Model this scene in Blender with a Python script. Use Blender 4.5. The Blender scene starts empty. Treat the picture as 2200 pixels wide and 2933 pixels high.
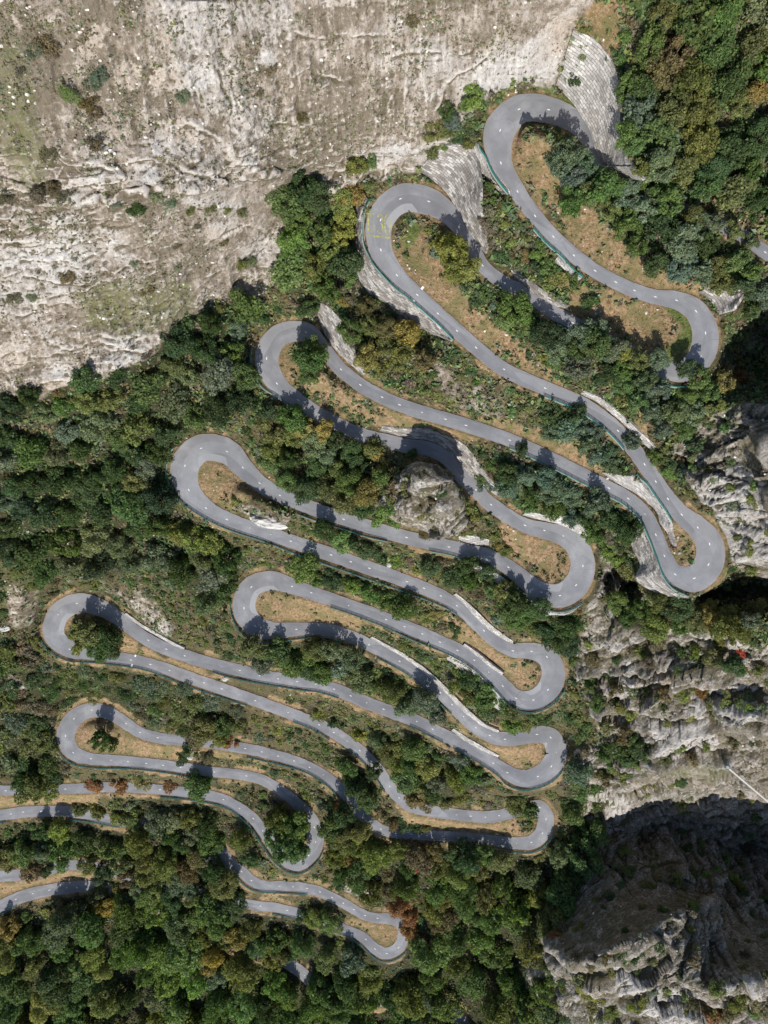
import bpy, bmesh, math, random
import numpy as np
from mathutils import Vector, Matrix

rng = np.random.default_rng(7)
random.seed(7)
scene = bpy.context.scene
col = scene.collection

# ------------------------------------------------------------------ survey frame
# A survey position is (east, south) on a chart whose origin lies under the drone; D is the drop below the drone.
F, CX, CY, CAMZ = 2030.0, 1100.0, 1466.5, 600.0
def W(px, py, D):
    return np.stack([(px - CX) / F * D, -(py - CY) / F * D, CAMZ - D + 0 * px], -1)

SC = 740 / 1659.0
OFF = dict(A1=(0, 0), A2=(730, 0), A3=(1460, 0), B1=(0, 730), B2=(730, 730), B3=(1460, 730),
           C1=(0, 1460), C2=(730, 1460), C3=(1460, 1460), D1=(0, 2193), D2=(730, 2193), D3=(1460, 2193))
def pts(s):
    """'A1 x,y x,y B2 x,y' -> survey positions"""
    out, o = [], (0, 0)
    k = 1.0
    for t in s.split():
        if t in OFF:
            o = OFF[t]; k = SC
        elif t == 'N':
            o = (0, 0); k = 1.0
        else:
            v = [float(q) for q in t.rstrip('~').split(',')]
            out.append((o[0] + v[0] * k, o[1] + v[1] * k) + tuple(v[2:]) + (t.endswith('~'),))
    return out

# ------------------------------------------------------------------ small helpers
def tag(o, label=None, cat=None, group=None, kind=None):
    if label: o['label'] = label
    if cat: o['category'] = cat
    if group: o['group'] = group
    if kind: o['kind'] = kind
    return o

def link(o, parent=None):
    col.objects.link(o)
    if parent is not None:
        o.parent = parent
    return o

def empty(name, loc, rz=0.0):
    o = bpy.data.objects.new(name, None)
    o.location = loc; o.rotation_euler = (0, 0, rz); o.empty_display_size = 0.5
    return link(o)

def mesh_np(name, v, faces, mat=None, smooth=False):
    """faces: (n,k) int array"""
    me = bpy.data.meshes.new(name)
    v = np.ascontiguousarray(v, dtype=np.float32)
    faces = np.ascontiguousarray(faces, dtype=np.int32)
    n, k = faces.shape
    me.vertices.add(len(v)); me.vertices.foreach_set('co', v.ravel())
    me.loops.add(n * k); me.loops.foreach_set('vertex_index', faces.ravel())
    me.polygons.add(n)
    me.polygons.foreach_set('loop_start', np.arange(0, n * k, k, dtype=np.int32))
    me.polygons.foreach_set('use_smooth', np.full(n, smooth, dtype=bool))
    if mat: me.materials.append(mat)
    me.update(calc_edges=True)
    return me

def obj_np(name, v, faces, mat=None, parent=None, smooth=False):
    return link(bpy.data.objects.new(name, mesh_np(name, v, faces, mat, smooth)), parent)

def grid_faces(nu, nv):
    i = np.arange((nu - 1) * (nv - 1))
    a = (i // (nv - 1)) * nv + i % (nv - 1)
    return np.stack([a, a + 1, a + nv + 1, a + nv], -1)

def attr_color(me, name, rgba, domain='POINT'):
    a = me.attributes.new(name, 'FLOAT_COLOR', domain)
    a.data.foreach_set('color', np.ascontiguousarray(rgba, dtype=np.float32).ravel())

class MB:
    """collects boxes, tubes and the like into ONE mesh"""
    def __init__(s): s.v = []; s.f = []
    def add(s, v, f):
        n = len(s.v); s.v += [tuple(p) for p in v]; s.f += [tuple(i + n for i in q) for q in f]
    def box(s, c, size, M=None):
        x, y, z = (q / 2 for q in size)
        v = [Vector((a, b, d)) for d in (-z, z) for a, b in ((-x, -y), (x, -y), (x, y), (-x, y))]
        if M is not None: v = [M @ p for p in v]
        s.add([p + Vector(c) for p in v], [(3, 2, 1, 0), (4, 5, 6, 7), (0, 1, 5, 4), (1, 2, 6, 5), (2, 3, 7, 6), (3, 0, 4, 7)])
    def tube(s, p, r, n=6):
        p = [Vector(q) for q in p]; rs = r if isinstance(r, (list, tuple)) else [r] * len(p)
        v = []; f = []
        for i, q in enumerate(p):
            t = (p[min(i + 1, len(p) - 1)] - p[max(i - 1, 0)]).normalized()
            a = t.orthogonal().normalized() if abs(t.z) > .9 else t.cross(Vector((0, 0, 1))).normalized()
            b = t.cross(a)
            for k in range(n):
                w = 2 * math.pi * k / n
                v.append(q + a * math.cos(w) * rs[i] + b * math.sin(w) * rs[i])
        for i in range(len(p) - 1):
            for k in range(n):
                f.append((i * n + k, i * n + (k + 1) % n, (i + 1) * n + (k + 1) % n, (i + 1) * n + k))
        f.append(tuple(range(n - 1, -1, -1))); f.append(tuple((len(p) - 1) * n + k for k in range(n)))
        s.add(v, f)
    def lathe(s, prof, c=(0, 0, 0), n=16, M=None):
        v = []; f = []
        for r, z in prof:
            for k in range(n):
                w = 2 * math.pi * k / n
                p = Vector((r * math.cos(w), r * math.sin(w), z))
                v.append((M @ p if M is not None else p) + Vector(c))
        for i in range(len(prof) - 1):
            for k in range(n):
                f.append((i * n + k, i * n + (k + 1) % n, (i + 1) * n + (k + 1) % n, (i + 1) * n + k))
        s.add(v, f)
    def build(s, name, mat, parent=None, smooth=False):
        me = bpy.data.meshes.new(name); me.from_pydata(s.v, [], s.f); me.update()
        if smooth: me.polygons.foreach_set('use_smooth', [True] * len(me.polygons))
        me.materials.append(mat)
        return link(bpy.data.objects.new(name, me), parent)

# ------------------------------------------------------------------ noise
_perm = np.random.default_rng(3).permutation(4096).astype(np.int64)
_val = np.random.default_rng(4).uniform(-1, 1, 4096).astype(np.float32)
def vnoise(p):
    i = np.floor(p).astype(np.int64); f = (p - i).astype(np.float32)
    u = f * f * f * (f * (f * 6 - 15) + 10)
    def h(dx, dy, dz):
        return _val[_perm[(_perm[(_perm[(i[:, 0] + dx) & 4095] + i[:, 1] + dy) & 4095] + i[:, 2] + dz) & 4095]]
    def L(a, b, t): return a + (b - a) * t
    x0 = L(L(h(0, 0, 0), h(1, 0, 0), u[:, 0]), L(h(0, 1, 0), h(1, 1, 0), u[:, 0]), u[:, 1])
    x1 = L(L(h(0, 0, 1), h(1, 0, 1), u[:, 0]), L(h(0, 1, 1), h(1, 1, 1), u[:, 0]), u[:, 1])
    return L(x0, x1, u[:, 2])
def fbm(p, scale, oct=4, gain=.5, ridge=False):
    s = np.zeros(len(p), np.float32); a = 1.0; q = p * scale; t = 0
    for k in range(oct):
        n = vnoise(q + 17.3 * k)
        if ridge: n = 1 - 2 * np.abs(n)
        s += a * n; t += a; a *= gain; q = q * 2.03
    return s / t

# ------------------------------------------------------------------ the road, traced from the right edge at the top down to the bottom
ROAD = pts("""A3 1790,1730,40~ 1640,1620,40 1480,1505,40 1330,1440,40 1200,1385,40~ 1000,1300,40~ 800,1215,40~ 640,1120,40~ 585,1050,42~ 545,970,44~ 500,880,50~ 430,790,64
250,705,78 60,702,84 A2 1575,838,92 1580,1047,66 A3 50,1230,48 163,1387,43 280,1520,43 412,1640,43
B3 548,102,42 681,175,42 801,229,42 935,270,44 1071,292,54 1196,362,66 1257,502,76 1226,655,76 1117,748,62 970,738,46 840,663,42 700,590,40~ 550,515,40~ 405,437,40 259,355,40 120,250,40~
B2 1603,180,40 1462,68,40 A2 1380,1560,44~ 1260,1390,56~ 1117,1294,80 935,1277,84 808,1412,78 809,1605,68
B2 912,131,50 1043,257,44 1175,377,42 1298,488,42 1421,596,42 1599,734,42 B3 227,856,42 481,967,42 695,1130,42 866,1345,44 938,1456,46 1016,1567,48
C3 1105,32,54 1207,114,66 1283,220,80 1276,352,86 1185,440,80 1062,415,60 993,296,44 938,161,42 872,32,40 B3 761,1565,40 637,1498,40 513,1435,40 262,1309,40
B2 1637,1190,40 1356,1095,40 1224,1055,40 1078,1013,40 929,963,40 817,914,40 678,835,40 553,736,40 448,613,42 330,497,56 155,518,64 76,665,68 142,826,56 279,933,42 410,1023,40 545,1095,40~ 685,1155,40 825,1192,40 965,1225,42 1110,1245,42~ 1240,1310,42~ 1327,1419,42 1421,1510,42 1517,1604,42
C3 98,100,42 223,133,48 341,167,56 435,240,66 470,360,72 426,484,74 324,551,70 203,529,60 97,454,50 C2 1628,369,44 1510,302,42 1376,267,40 1246,239,40 1110,210,40~ 974,178,40 839,142,40 704,102,40 570,61,40 B2 433,1651,40 292,1597,40 161,1544,42 31,1466,48 B1 1560,1366,58 1458,1263,74 1291,1242,80 1188,1354,84 1213,1510,66 1323,1626,50
C1 1457,63,44 1600,115,42 C2 98,158,42 231,202,40 362,246,40 490,290,40 617,334,40 736,376,40 855,417,39 977,462,38 1086,504,38 1194,553,38 1296,615,38 1386,694,38 1471,776,38 1558,854,38 1655,905,38
C3 22,906,40 140,909,48 239,945,60 281,1047,68 246,1156,66 152,1222,60 41,1210,52 C2 1592,1132,46 1505,1045,44 1409,966,42 1301,903,40 1189,850,40 1076,797,39 962,751,39 843,705,39 733,662,39 606,616,38 486,574,38 362,533,40 239,492,46 109,455,56
C1 1614,497,62 1567,632,66 1639,746,60 C2 136,777,48 267,768,40 400,768,37~ 519,782,36 623,818,36 733,868,36 833,917,36 930,973,36 1022,1033,36 1110,1100,36 1191,1174,36 1267,1251,36 1338,1326,37 1418,1398,38 1509,1449,39 1606,1474,42
C3 175,1442,48 263,1463,56 300,1552,62 267,1648,62 D3 181,70,58 80,83,50 D2 1621,44,42 C2 1530,1628,38 1435,1571,36 1342,1517,36 1242,1462,36 1142,1409,36 1043,1361,36 935,1320,36~ 827,1281,36 722,1241,36 616,1195,36 509,1152,36 394,1121,36 271,1103,36 150,1085,36 32,1065,36
C1 1541,1032,36 1430,1010,36 1310,975,36~ 1187,938,36 1069,895,37 953,838,37 851,769,38 750,690,42~ 620,618,52~ 494,601,58 376,671,62 346,804,62 448,896,48 579,926,38 713,945,36 842,965,35 966,993,35 1087,1031,35 1199,1072,35 1311,1111,35 1424,1150,35 1530,1187,34 1640,1226,34
C2 108,1264,34 210,1302,34 310,1340,34~ 413,1381,34 507,1430,34 590,1485,34 674,1546,33 745,1615,33 D2 808,46,33 866,132,34 925,205,34 1010,265,34~ 1102,287,34 1196,302,34 1290,315,34 1385,324,34 1478,331,34 1568,321,34 D3 100,280,36~ 193,269,44 233,344,48 210,434,46 139,492,42 49,498,36
D2 1592,490,33 1495,479,32 1401,468,31 1306,461,31 1206,453,31 1105,447,31 1005,441,31 906,434,31 809,407,31 728,352,31 660,290,31~ 592,200,31 525,125,31 442,61,31 351,10,31 C2 252,1613,31 149,1582,31 45,1555,31
C1 1575,1533,31 1465,1517,31 1354,1498,31~ 1238,1488,31 1126,1477,31 1013,1464,32 900,1430,32 809,1373,34 710,1310,38 590,1286,44 475,1342,50 421,1452,52 471,1560,44 584,1599,34 709,1608,32 822,1617,32 940,1629,31 1048,1641,31 1160,1655,31
D1 1268,27,30 1376,41,30 1480,50,30~ 1583,66,30 D2 30,85,30~ 110,125,30~ 195,180,31~ 270,245,34~ 340,322,40 381,395,44 391,490,47 346,577,46 268,632,42~ 168,580,36 108,503,33 51,418,32
D1 1627,340,31 1540,275,31 1435,218,31 1330,190,30~ 1180,170,30~ 1028,154,29 814,139,29 600,142,29~ 420,150,29 363,148,29 132,162,29 37,161,29 -60,158,29 -300,165,29~ -700,200,30~ -800,270,32~ -700,340,32~ -300,350,32~ -60,325,32~ 70,310,32 149,298,32 262,293,32 377,292,32 480,300,32~ 600,320,32~ 700,345,31~ 830,365,31~ 1000,390,31~ 1130,430,31~ 1250,470,31~ 1352,500,31 1430,560,31 1490,640,31 1552,680,31 1615,738,31
D2 70,775,31~ 156,774,30 244,778,30 335,788,30 419,811,30 495,846,29 568,883,29 637,924,29 708,962,29 788,980,30 870,985,32~ 940,1015,34 956,1087,34 922,1169,34 847,1206,34 772,1177,33 713,1116,30 640,1075,29~ 560,1045,29~ 430,1000,29~ 330,965,29~ 208,929,29 120,910,29~ 37,901,29
D1 1590,890,29~ 1480,865,29~ 1350,830,29~ 1100,790,29~ 850,720,30~ 600,650,30~ 480,640,30~ 390,645,30 250,690,32 100,705,33~ 0,710,33~ -60,715,33~ -350,760,33~ -560,820,34~ -620,900,36~ -560,960,35~ -350,975,35~ -60,930,35~ 0,905,35~ 102,858,35 211,822,35 318,799,35 427,784,35 540,775,33~ 700,790,33~ 950,880,33~ 1250,1020,33~ 1500,1150,33~
D2 110,1225,33~ 220,1275,34~ 318,1345,34 400,1430,33~ 520,1500,33~ 740,1520,33~ 920,1490,33~ 1100,1480,33~ 1230,1530,33~ 1310,1615,33 1370,1720,33~ 1400,1800,33~""")

def catmull(P, n=12):
    P = np.array(P, float); Q = np.vstack([2 * P[0] - P[1], P, 2 * P[-1] - P[-2]]); out = []
    for i in range(1, len(Q) - 2):
        p0, p1, p2, p3 = Q[i - 1:i + 3]
        d = [max(np.linalg.norm((b - a)[:2]), 1e-3) ** .5 for a, b in ((p0, p1), (p1, p2), (p2, p3))]
        t0, t1 = 0, d[0]; t2 = t1 + d[1]; t3 = t2 + d[2]
        t = np.linspace(t1, t2, n, endpoint=False)[:, None]
        A1 = (t1 - t) / (t1 - t0) * p0 + (t - t0) / (t1 - t0) * p1
        A2 = (t2 - t) / (t2 - t1) * p1 + (t - t1) / (t2 - t1) * p2
        A3 = (t3 - t) / (t3 - t2) * p2 + (t - t2) / (t3 - t2) * p3
        B1 = (t2 - t) / (t2 - t0) * A1 + (t - t0) / (t2 - t0) * A2
        B2 = (t3 - t) / (t3 - t1) * A2 + (t - t1) / (t3 - t1) * A3
        out.append((t2 - t) / (t2 - t1) * B1 + (t - t1) / (t2 - t1) * B2)
    out.append(Q[-2][None]); return np.vstack(out)
def resample(P, step):
    s = np.r_[0, np.cumsum(np.linalg.norm(np.diff(P[:, :2], axis=0), axis=1))]
    t = np.linspace(0, s[-1], max(2, int(round(s[-1] / step)) + 1))
    return np.stack([np.interp(t, s, P[:, k]) for k in range(P.shape[1])], -1)
def smooth1(a, k):
    if k < 2: return a
    w = np.hanning(2 * k + 3)[1:-1]; w /= w.sum()
    pad = len(w) // 2
    return np.stack([np.convolve(np.r_[[a[0, c]] * pad, a[:, c], [a[-1, c]] * pad], w, 'valid') for c in range(a.shape[1])], -1)

path = smooth1(resample(catmull([p[:3] for p in ROAD]), 3.0), 3)
# drop along the road: gentle at the top, steeper in the lower half
rD = np.zeros(len(path)); rD[0] = 206.0
for i in range(1, len(path)):
    g = 0.068 + 0.034 * min(1, max(0, (rD[i - 1] - 225) / 80))
    g -= 0.055 * min(1, max(0, (rD[i - 1] - 370) / 40))
    ds = np.hypot(*(path[i, :2] - path[i - 1, :2])) * rD[i - 1] / F
    rD[i] = rD[i - 1] + g * ds
tan = np.gradient(path[:, :2], axis=0); tan /= np.linalg.norm(tan, axis=1)[:, None]
nor = np.stack([-tan[:, 1], tan[:, 0]], -1)
hw = path[:, 2] / 2
hw = smooth1(hw[:, None], 6)[:, 0]
def near_road(x, y):
    i = int(np.argmin((path[:, 0] - x) ** 2 + (path[:, 1] - y) ** 2))
    return i, rD[i]

# ------------------------------------------------------------------ the hillside: solve the relief between road, walls and ridges
X0, Y0, STEP = -400.0, -400.0, 4.0
NX, NY = 751, 934
gx = X0 + STEP * np.arange(NX); gy = Y0 + STEP * np.arange(NY)
GX, GY = np.meshgrid(gx, gy)                      # rows = south
dist = np.full((NY, NX), 1e9); near = np.zeros((NY, NX), np.int32)   # distance beyond the asphalt edge
for i in range(0, len(path), 2):
    x, y = path[i, :2]; R = hw[i] + 70
    a0, a1 = max(0, int((x - R - X0) / STEP)), min(NX, int((x + R - X0) / STEP) + 2)
    b0, b1 = max(0, int((y - R - Y0) / STEP)), min(NY, int((y + R - Y0) / STEP) + 2)
    if a0 >= a1 or b0 >= b1: continue
    d = np.hypot(GX[b0:b1, a0:a1] - x, GY[b0:b1, a0:a1] - y) - hw[i]
    s = dist[b0:b1, a0:a1]; m = d < s
    s[m] = d[m]; near[b0:b1, a0:a1][m] = i
roadD = rD[near]
fixed = np.zeros((NY, NX), bool); val = np.zeros((NY, NX))

def splat(P, rad=1.5):
    """P: (n,3) x,y,D -> pins the relief along a line"""
    P = np.asarray(P, float); P = P[np.all(np.isfinite(P), 1)]
    ix = (P[:, 0] - X0) / STEP; iy = (P[:, 1] - Y0) / STEP
    r = int(math.ceil(rad))
    for dx in range(-r, r + 1):
        for dy in range(-r, r + 1):
            if dx * dx + dy * dy > rad * rad + .1: continue
            jx = np.round(ix).astype(int) + dx; jy = np.round(iy).astype(int) + dy
            ok = (jx >= 0) & (jx < NX) & (jy >= 0) & (jy < NY)
            fixed[jy[ok], jx[ok]] = True; val[jy[ok], jx[ok]] = P[ok, 2]
def ridge(s, rad=1.5):
    P = np.array([p[:3] for p in pts('N ' + s)]); splat(resample(P, 3.0), rad)
def spots(s, rad=3.0):
    splat(np.array([p[:3] for p in pts('N ' + s)]), rad)

for s in (
    "-400,-400,112 0,-400,118 400,-400,128 800,-400,142 1500,-400,152 1900,-400,145 2600,-400,132",
    "-400,0,148 0,0,152 400,0,164 800,0,177 1200,0,185 1500,0,189 1700,0,187 1900,0,182 2200,0,176 2600,0,165",
    "-400,500,178 0,500,183 140,560,187 300,560,191 450,545,193 600,530,200 740,500,206 860,480,212",
    "-400,1110,222 0,1120,232 300,1050,232 500,950,236 620,870,240 700,810,241 800,640,232",
    "860,525,221 960,535,224 1050,515,226.5 1100,500,226.6 1180,485,225.5",
    "1180,430,217 1260,360,212 1340,280,209 1400,270,209",
    "1470,262,209.5 1540,238,209.5 1600,235,209",
    "2160,940,252 2200,950,254 2600,900,240", "2090,1000,248 2110,1060,250 2200,1050,250",
    "1980,1130,229 2060,1140,224 2200,1180,214 2600,1200,195",
    "2090,1330,228 2140,1300,218 2200,1290,208", "2130,1450,226 2200,1420,212 2600,1400,190", "2110,1560,236 2200,1600,224 2600,1600,200",
    "1740,1640,284 1800,1660,290 1900,1690,282 2000,1700,276 2100,1690,270 2200,1690,266 2600,1680,250",
    "1760,1750,281 1850,1770,272 1960,1765,258 2100,1770,247 2200,1780,240 2600,1790,220",
    "1680,1800,290 1760,1840,287 1880,1860,280 2000,1860,270 2200,1860,254 2600,1860,230",
    "1640,2020,308 1760,2040,303 1900,2050,294 2050,2050,283 2200,2050,272 2600,2050,250",
    "1690,2200,330 1740,2240,326 1790,2260,325 1830,2220,318 1870,2195,314 1960,2178,308 2050,2180,304 2120,2208,304 2160,2236,306 2200,2240,304 2600,2260,290",
    "1700,2270,372 1790,2290,376 1860,2250,374 1960,2226,374 2060,2222,374 2130,2240,376 2200,2268,378 2600,2300,370",
    "1700,2340,405 1800,2370,418 1900,2360,428 2050,2400,438 2200,2430,444 2600,2500,440",
    "1700,2480,398 1800,2500,396 1900,2500,392 2050,2560,402 2200,2620,404 2600,2700,400",
    "1560,2680,384 1650,2760,362 1745,2737,349 1790,2713,348 1852,2688,349 1888,2661,352 1910,2639,356 1964,2603,366 2040,2570,384",
    "1900,2790,362 2004,2817,351 2058,2831,348 2129,2822,346 2200,2800,345 2600,2760,335",
    "1480,2933,452 1560,2830,410 1640,2860,378 1800,2860,362 2000,2933,366 2200,2933,364 2600,2933,360",
    "-400,2933,515 0,2933,510 700,2933,500 1300,2933,500",
    "-400,3333,560 0,3333,555 700,3333,545 1400,3333,520 2000,3333,420 2600,3333,410",
    "1480,2520,424 1590,2520,404 1660,2420,398", "1380,2760,462 1480,2740,438",
    "-400,1500,280 0,1500,290 100,1420,281", "-400,1800,345 0,1790,353 60,1700,338", "0,1960,376 -400,1990,370", "0,2140,402 -400,2160,396",
    # the crag between two legs of the road, its foot on the lower leg
    "1100,1440,257 1125,1470,257 1160,1490,257 1172,1516,259", "1190,1440,248 1215,1390,242 1245,1345,240 1262,1332,241", "1200,1470,251 1240,1440,247 1270,1400,243 1290,1370,245",
    "1300,1470,257 1310,1500,260 1270,1530,261 1215,1545,262", "1160,1528,272 1190,1550,273",
    # banks inside the bends
    "1500,392,207 1530,385,205 1570,400,204.5 1600,430,206", "690,1412,277.5 740,1432,277 790,1452,277.5 825,1478,278.5", "740,1490,281 790,1502,281 835,1497,281",
    "905,1058,250.5 960,1098,251.5 1010,1140,252.5", "225,1780,359.5 270,1770,359 310,1800,361",
    "255,2085,406.5 290,2075,406 320,2100,407"):
    ridge(s)

# ------------------------------------------------------------------ stone walls: foot line, top line, which of the two meets the road
WALLS = [
    ("A3 300,545 360,610 430,690 480,770 520,840 570,990 610,1060 690,1115", "A3 410,190 560,260 690,470 715,640 715,800 735,930 770,1030 870,1150", 'foot', 2.2,
     "tall fan of dry stone wall beside the topmost hairpin below the pale cliff"),
    ("A2 1050,1090 1150,1160 1250,1260 1340,1420 1420,1540 1485,1630", "A2 1200,930 1300,925 1400,965 1445,1120 1455,1330 1495,1590", 'foot', 2.4,
     "broad grey stone wall rising behind the hairpin with the yellow number"),
    ("A2 1395,960 1440,1080 1500,1180 1600,1250", "A2 1415,935 1490,1030 1570,1140 1640,1240", 'top', 2.4,
     "short pale stone wall under the green railing of the topmost hairpin"),
    ("A2 645,1400 630,1500 630,1659 B2 640,80 730,240 830,300 910,370 1010,450 1110,490 1200,520", "A2 690,1380 690,1480 700,1600 B2 725,0 770,80 900,215 1000,290 1130,400 1200,470 1272,548", 'top', 2.6,
     "long rubble stone wall below the railing of the hairpin with the yellow number"),
    ("B2 405,400 450,500 500,580 560,650 620,705 690,768", "B2 425,305 500,350 565,440 605,540 650,650 705,765", 'foot', 2.4,
     "curved rubble wall beside the road under a wood of yellowing trees"),
    ("B2 800,1125 900,1150 1000,1175 1090,1185 1180,1215 1250,1270 1310,1340 1400,1430 1580,1560", "B2 820,1095 960,1112 1090,1108 1200,1150 1310,1190 1390,1260 1450,1350 1510,1430 1595,1550", 'foot', 2.2,
     "half shaded stone wall above the road facing the big crag"),
    ("B3 590,1395 700,1470 800,1525 880,1590 950,1659 C3 960,100 1030,235", "B3 780,1420 840,1460 900,1530 950,1590 1000,1659 C3 1040,110 1068,235", 'top', 2.6,
     "pale rubble wall between two legs of the road left of the grey right-hand cliff"),
    ("C3 770,90 790,230 840,360 810,440 920,520 1060,565", "C3 845,70 900,190 945,320 985,440 1050,520 1150,562", 'top', 2.4,
     "grey stone wall dropping from the railing below the grey right-hand cliff"),
    ("C3 80,30 200,62 330,95 430,145 520,195", "C3 110,12 220,25 360,45 460,90 545,160", 'foot', 2.2,
     "pale low wall along the upper edge of the hairpin under blue-green shrubs"),
    ("B3 455,890 560,940 640,1000 780,1130 870,1215 910,1250", "B3 480,868 600,925 670,985 800,1095 900,1190 935,1240", 'foot', 2.4,
     "narrow pale wall with an orange grass bank above it at the right"),
    ("B3 1220,235 1270,275 1310,320 1350,385", "B3 1280,205 1390,200 1500,235 1440,350", 'foot', 2.0,
     "rough stone wall outside the upper right hairpin with the grassy island"),
    ("B3 40,145 120,215 200,270 290,320 380,350", "B3 10,95 90,140 180,215 280,280 370,325", 'foot', 2.2,
     "low stone wall along the tree shaded leg under orange grass"),
    ("B3 285,40 340,110 400,150 440,165", "B3 310,10 370,70 420,115 462,150", 'top', 2.6,
     "short white wall under a railing on the upper right leg"),
    ("C2 1275,545 1340,600 1420,690 1520,780 1600,830 1659,855", "C2 1295,535 1365,590 1450,675 1550,765 1620,815 1659,840", 'foot', 2.2,
     "thin white edge wall above the leg that leads to the third right hairpin"),
    ("C2 740,822 850,885 950,945 1050,1015 1150,1100 1250,1200 1350,1300 1460,1385 1560,1430", "C2 755,812 870,875 970,930 1070,1000 1175,1085 1270,1180 1370,1280 1480,1375 1570,1415", 'foot', 2.2,
     "long thin pale kerb wall on the upper side of the middle leg"),
    ("C2 1262,1418 1340,1475 1450,1540 1560,1590", "C2 1278,1402 1360,1458 1470,1522 1570,1575", 'foot', 2.2,
     "short thin pale wall between two legs near the fourth right hairpin"),
    ("C1 800,672 900,745 1000,805 1110,865 1180,895", "C1 812,660 912,732 1012,792 1120,852 1190,885", 'foot', 2.2,
     "thin pale kerb wall above the leg leaving the wide left hairpin with shaded island"),
    ("C2 1335,872 1420,930 1500,1000 1590,1060", "C2 1350,858 1435,915 1515,985 1600,1045", 'foot', 2.2,
     "thin pale edge wall under the orange grass inside the third right hairpin"),
    ("C2 1310,190 1380,215 1500,228", "C2 1310,165 1400,165 1505,190", 'foot', 2.0,
     "small bright patch of stone wall beside the yellow shrub under the crag"),
    ("C2 1230,955 1350,1045 1430,1130 1500,1230 1580,1290 1659,1310", "C2 1250,930 1380,1000 1470,1075 1550,1165 1600,1225 1659,1275", 'top', 3.0,
     "whitish wall dropping from the railing above the third right hairpin"),
    ("C3 95,600 130,655 200,678 290,682 380,662 460,612", "C3 105,550 200,622 250,650 310,664 390,655 462,602", 'top', 3.0,
     "white curved wall at the outer foot of the second right hairpin"),
    ("C2 1310,320 1400,365 1520,440 1600,500 1659,545", "C2 1290,300 1400,338 1520,392 1600,450 1659,492", 'top', 3.0,
     "whitish strip of wall under the railing below the crag"),
    ("A2 700,1230 640,1300 600,1400", "A2 722,1275 690,1340 668,1420", 'top', 2.4, None),
]
def wall_grid(foot, top, anchor, m, nu, nv, cap):
    A = resample(catmull([p[:2] for p in pts(foot)], 8), 2.0); B = resample(catmull([p[:2] for p in pts(top)], 8), 2.0)
    ua = np.linspace(0, len(A) - 1, nu); ub = np.linspace(0, len(B) - 1, nu)
    A = np.stack([np.interp(ua, np.arange(len(A)), A[:, k]) for k in (0, 1)], -1)
    B = np.stack([np.interp(ub, np.arange(len(B)), B[:, k]) for k in (0, 1)], -1)
    known = A if anchor == 'foot' else B
    idx = np.array([near_road(*p)[0] for p in known]); Dk = smooth1(rD[idx][:, None], 4)[:, 0]
    other = np.zeros(nu)
    for j in range(nu):
        H = np.linspace(.2, cap, 120)
        Dc = Dk[j] - H if anchor == 'foot' else Dk[j] + H
        o = (B if anchor == 'foot' else A)[j]; k = known[j]
        hx = ((o[0] - CX) * Dc - (k[0] - CX) * Dk[j]) / F; hy = ((o[1] - CY) * Dc - (k[1] - CY) * Dk[j]) / F
        e = np.abs(H - m * np.hypot(hx, hy)); other[j] = Dc[int(np.argmin(e))]
    other = smooth1(other[:, None], max(2, nu // 10))[:, 0]
    DA, DB = (Dk, other) if anchor == 'foot' else (other, Dk)
    t = np.linspace(0, 1, nv)[None, :]
    return (A[:, None, 0] * (1 - t) + B[:, None, 0] * t, A[:, None, 1] * (1 - t) + B[:, None, 1] * t, DA[:, None] * (1 - t) + DB[:, None] * t)
wall_data = []
wallmask = np.zeros((NY, NX), bool)
CAPS = (14, 12, 7, 9, 8, 6, 7, 9, 3, 2.5, 5, 2.5, 4, 1.5, 1.5, 1.5, 1.5, 1.5, 2, 6, 6, 4, 5)
for (foot, top, anc, m, lab), cap in zip(WALLS, CAPS):
    L = len(resample(np.array([p[:2] for p in pts(foot)]), 2.0))
    g = wall_grid(foot, top, anc, m, max(8, L), 40, cap)
    wall_data.append((g, lab))
    splat(np.stack([q.ravel() for q in g], -1), 0.8)
    ix = np.round((g[0] - X0) / STEP).astype(int).ravel(); iy = np.round((g[1] - Y0) / STEP).astype(int).ravel()
    wallmask[np.clip(iy, 0, NY - 1), np.clip(ix, 0, NX - 1)] = True

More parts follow.
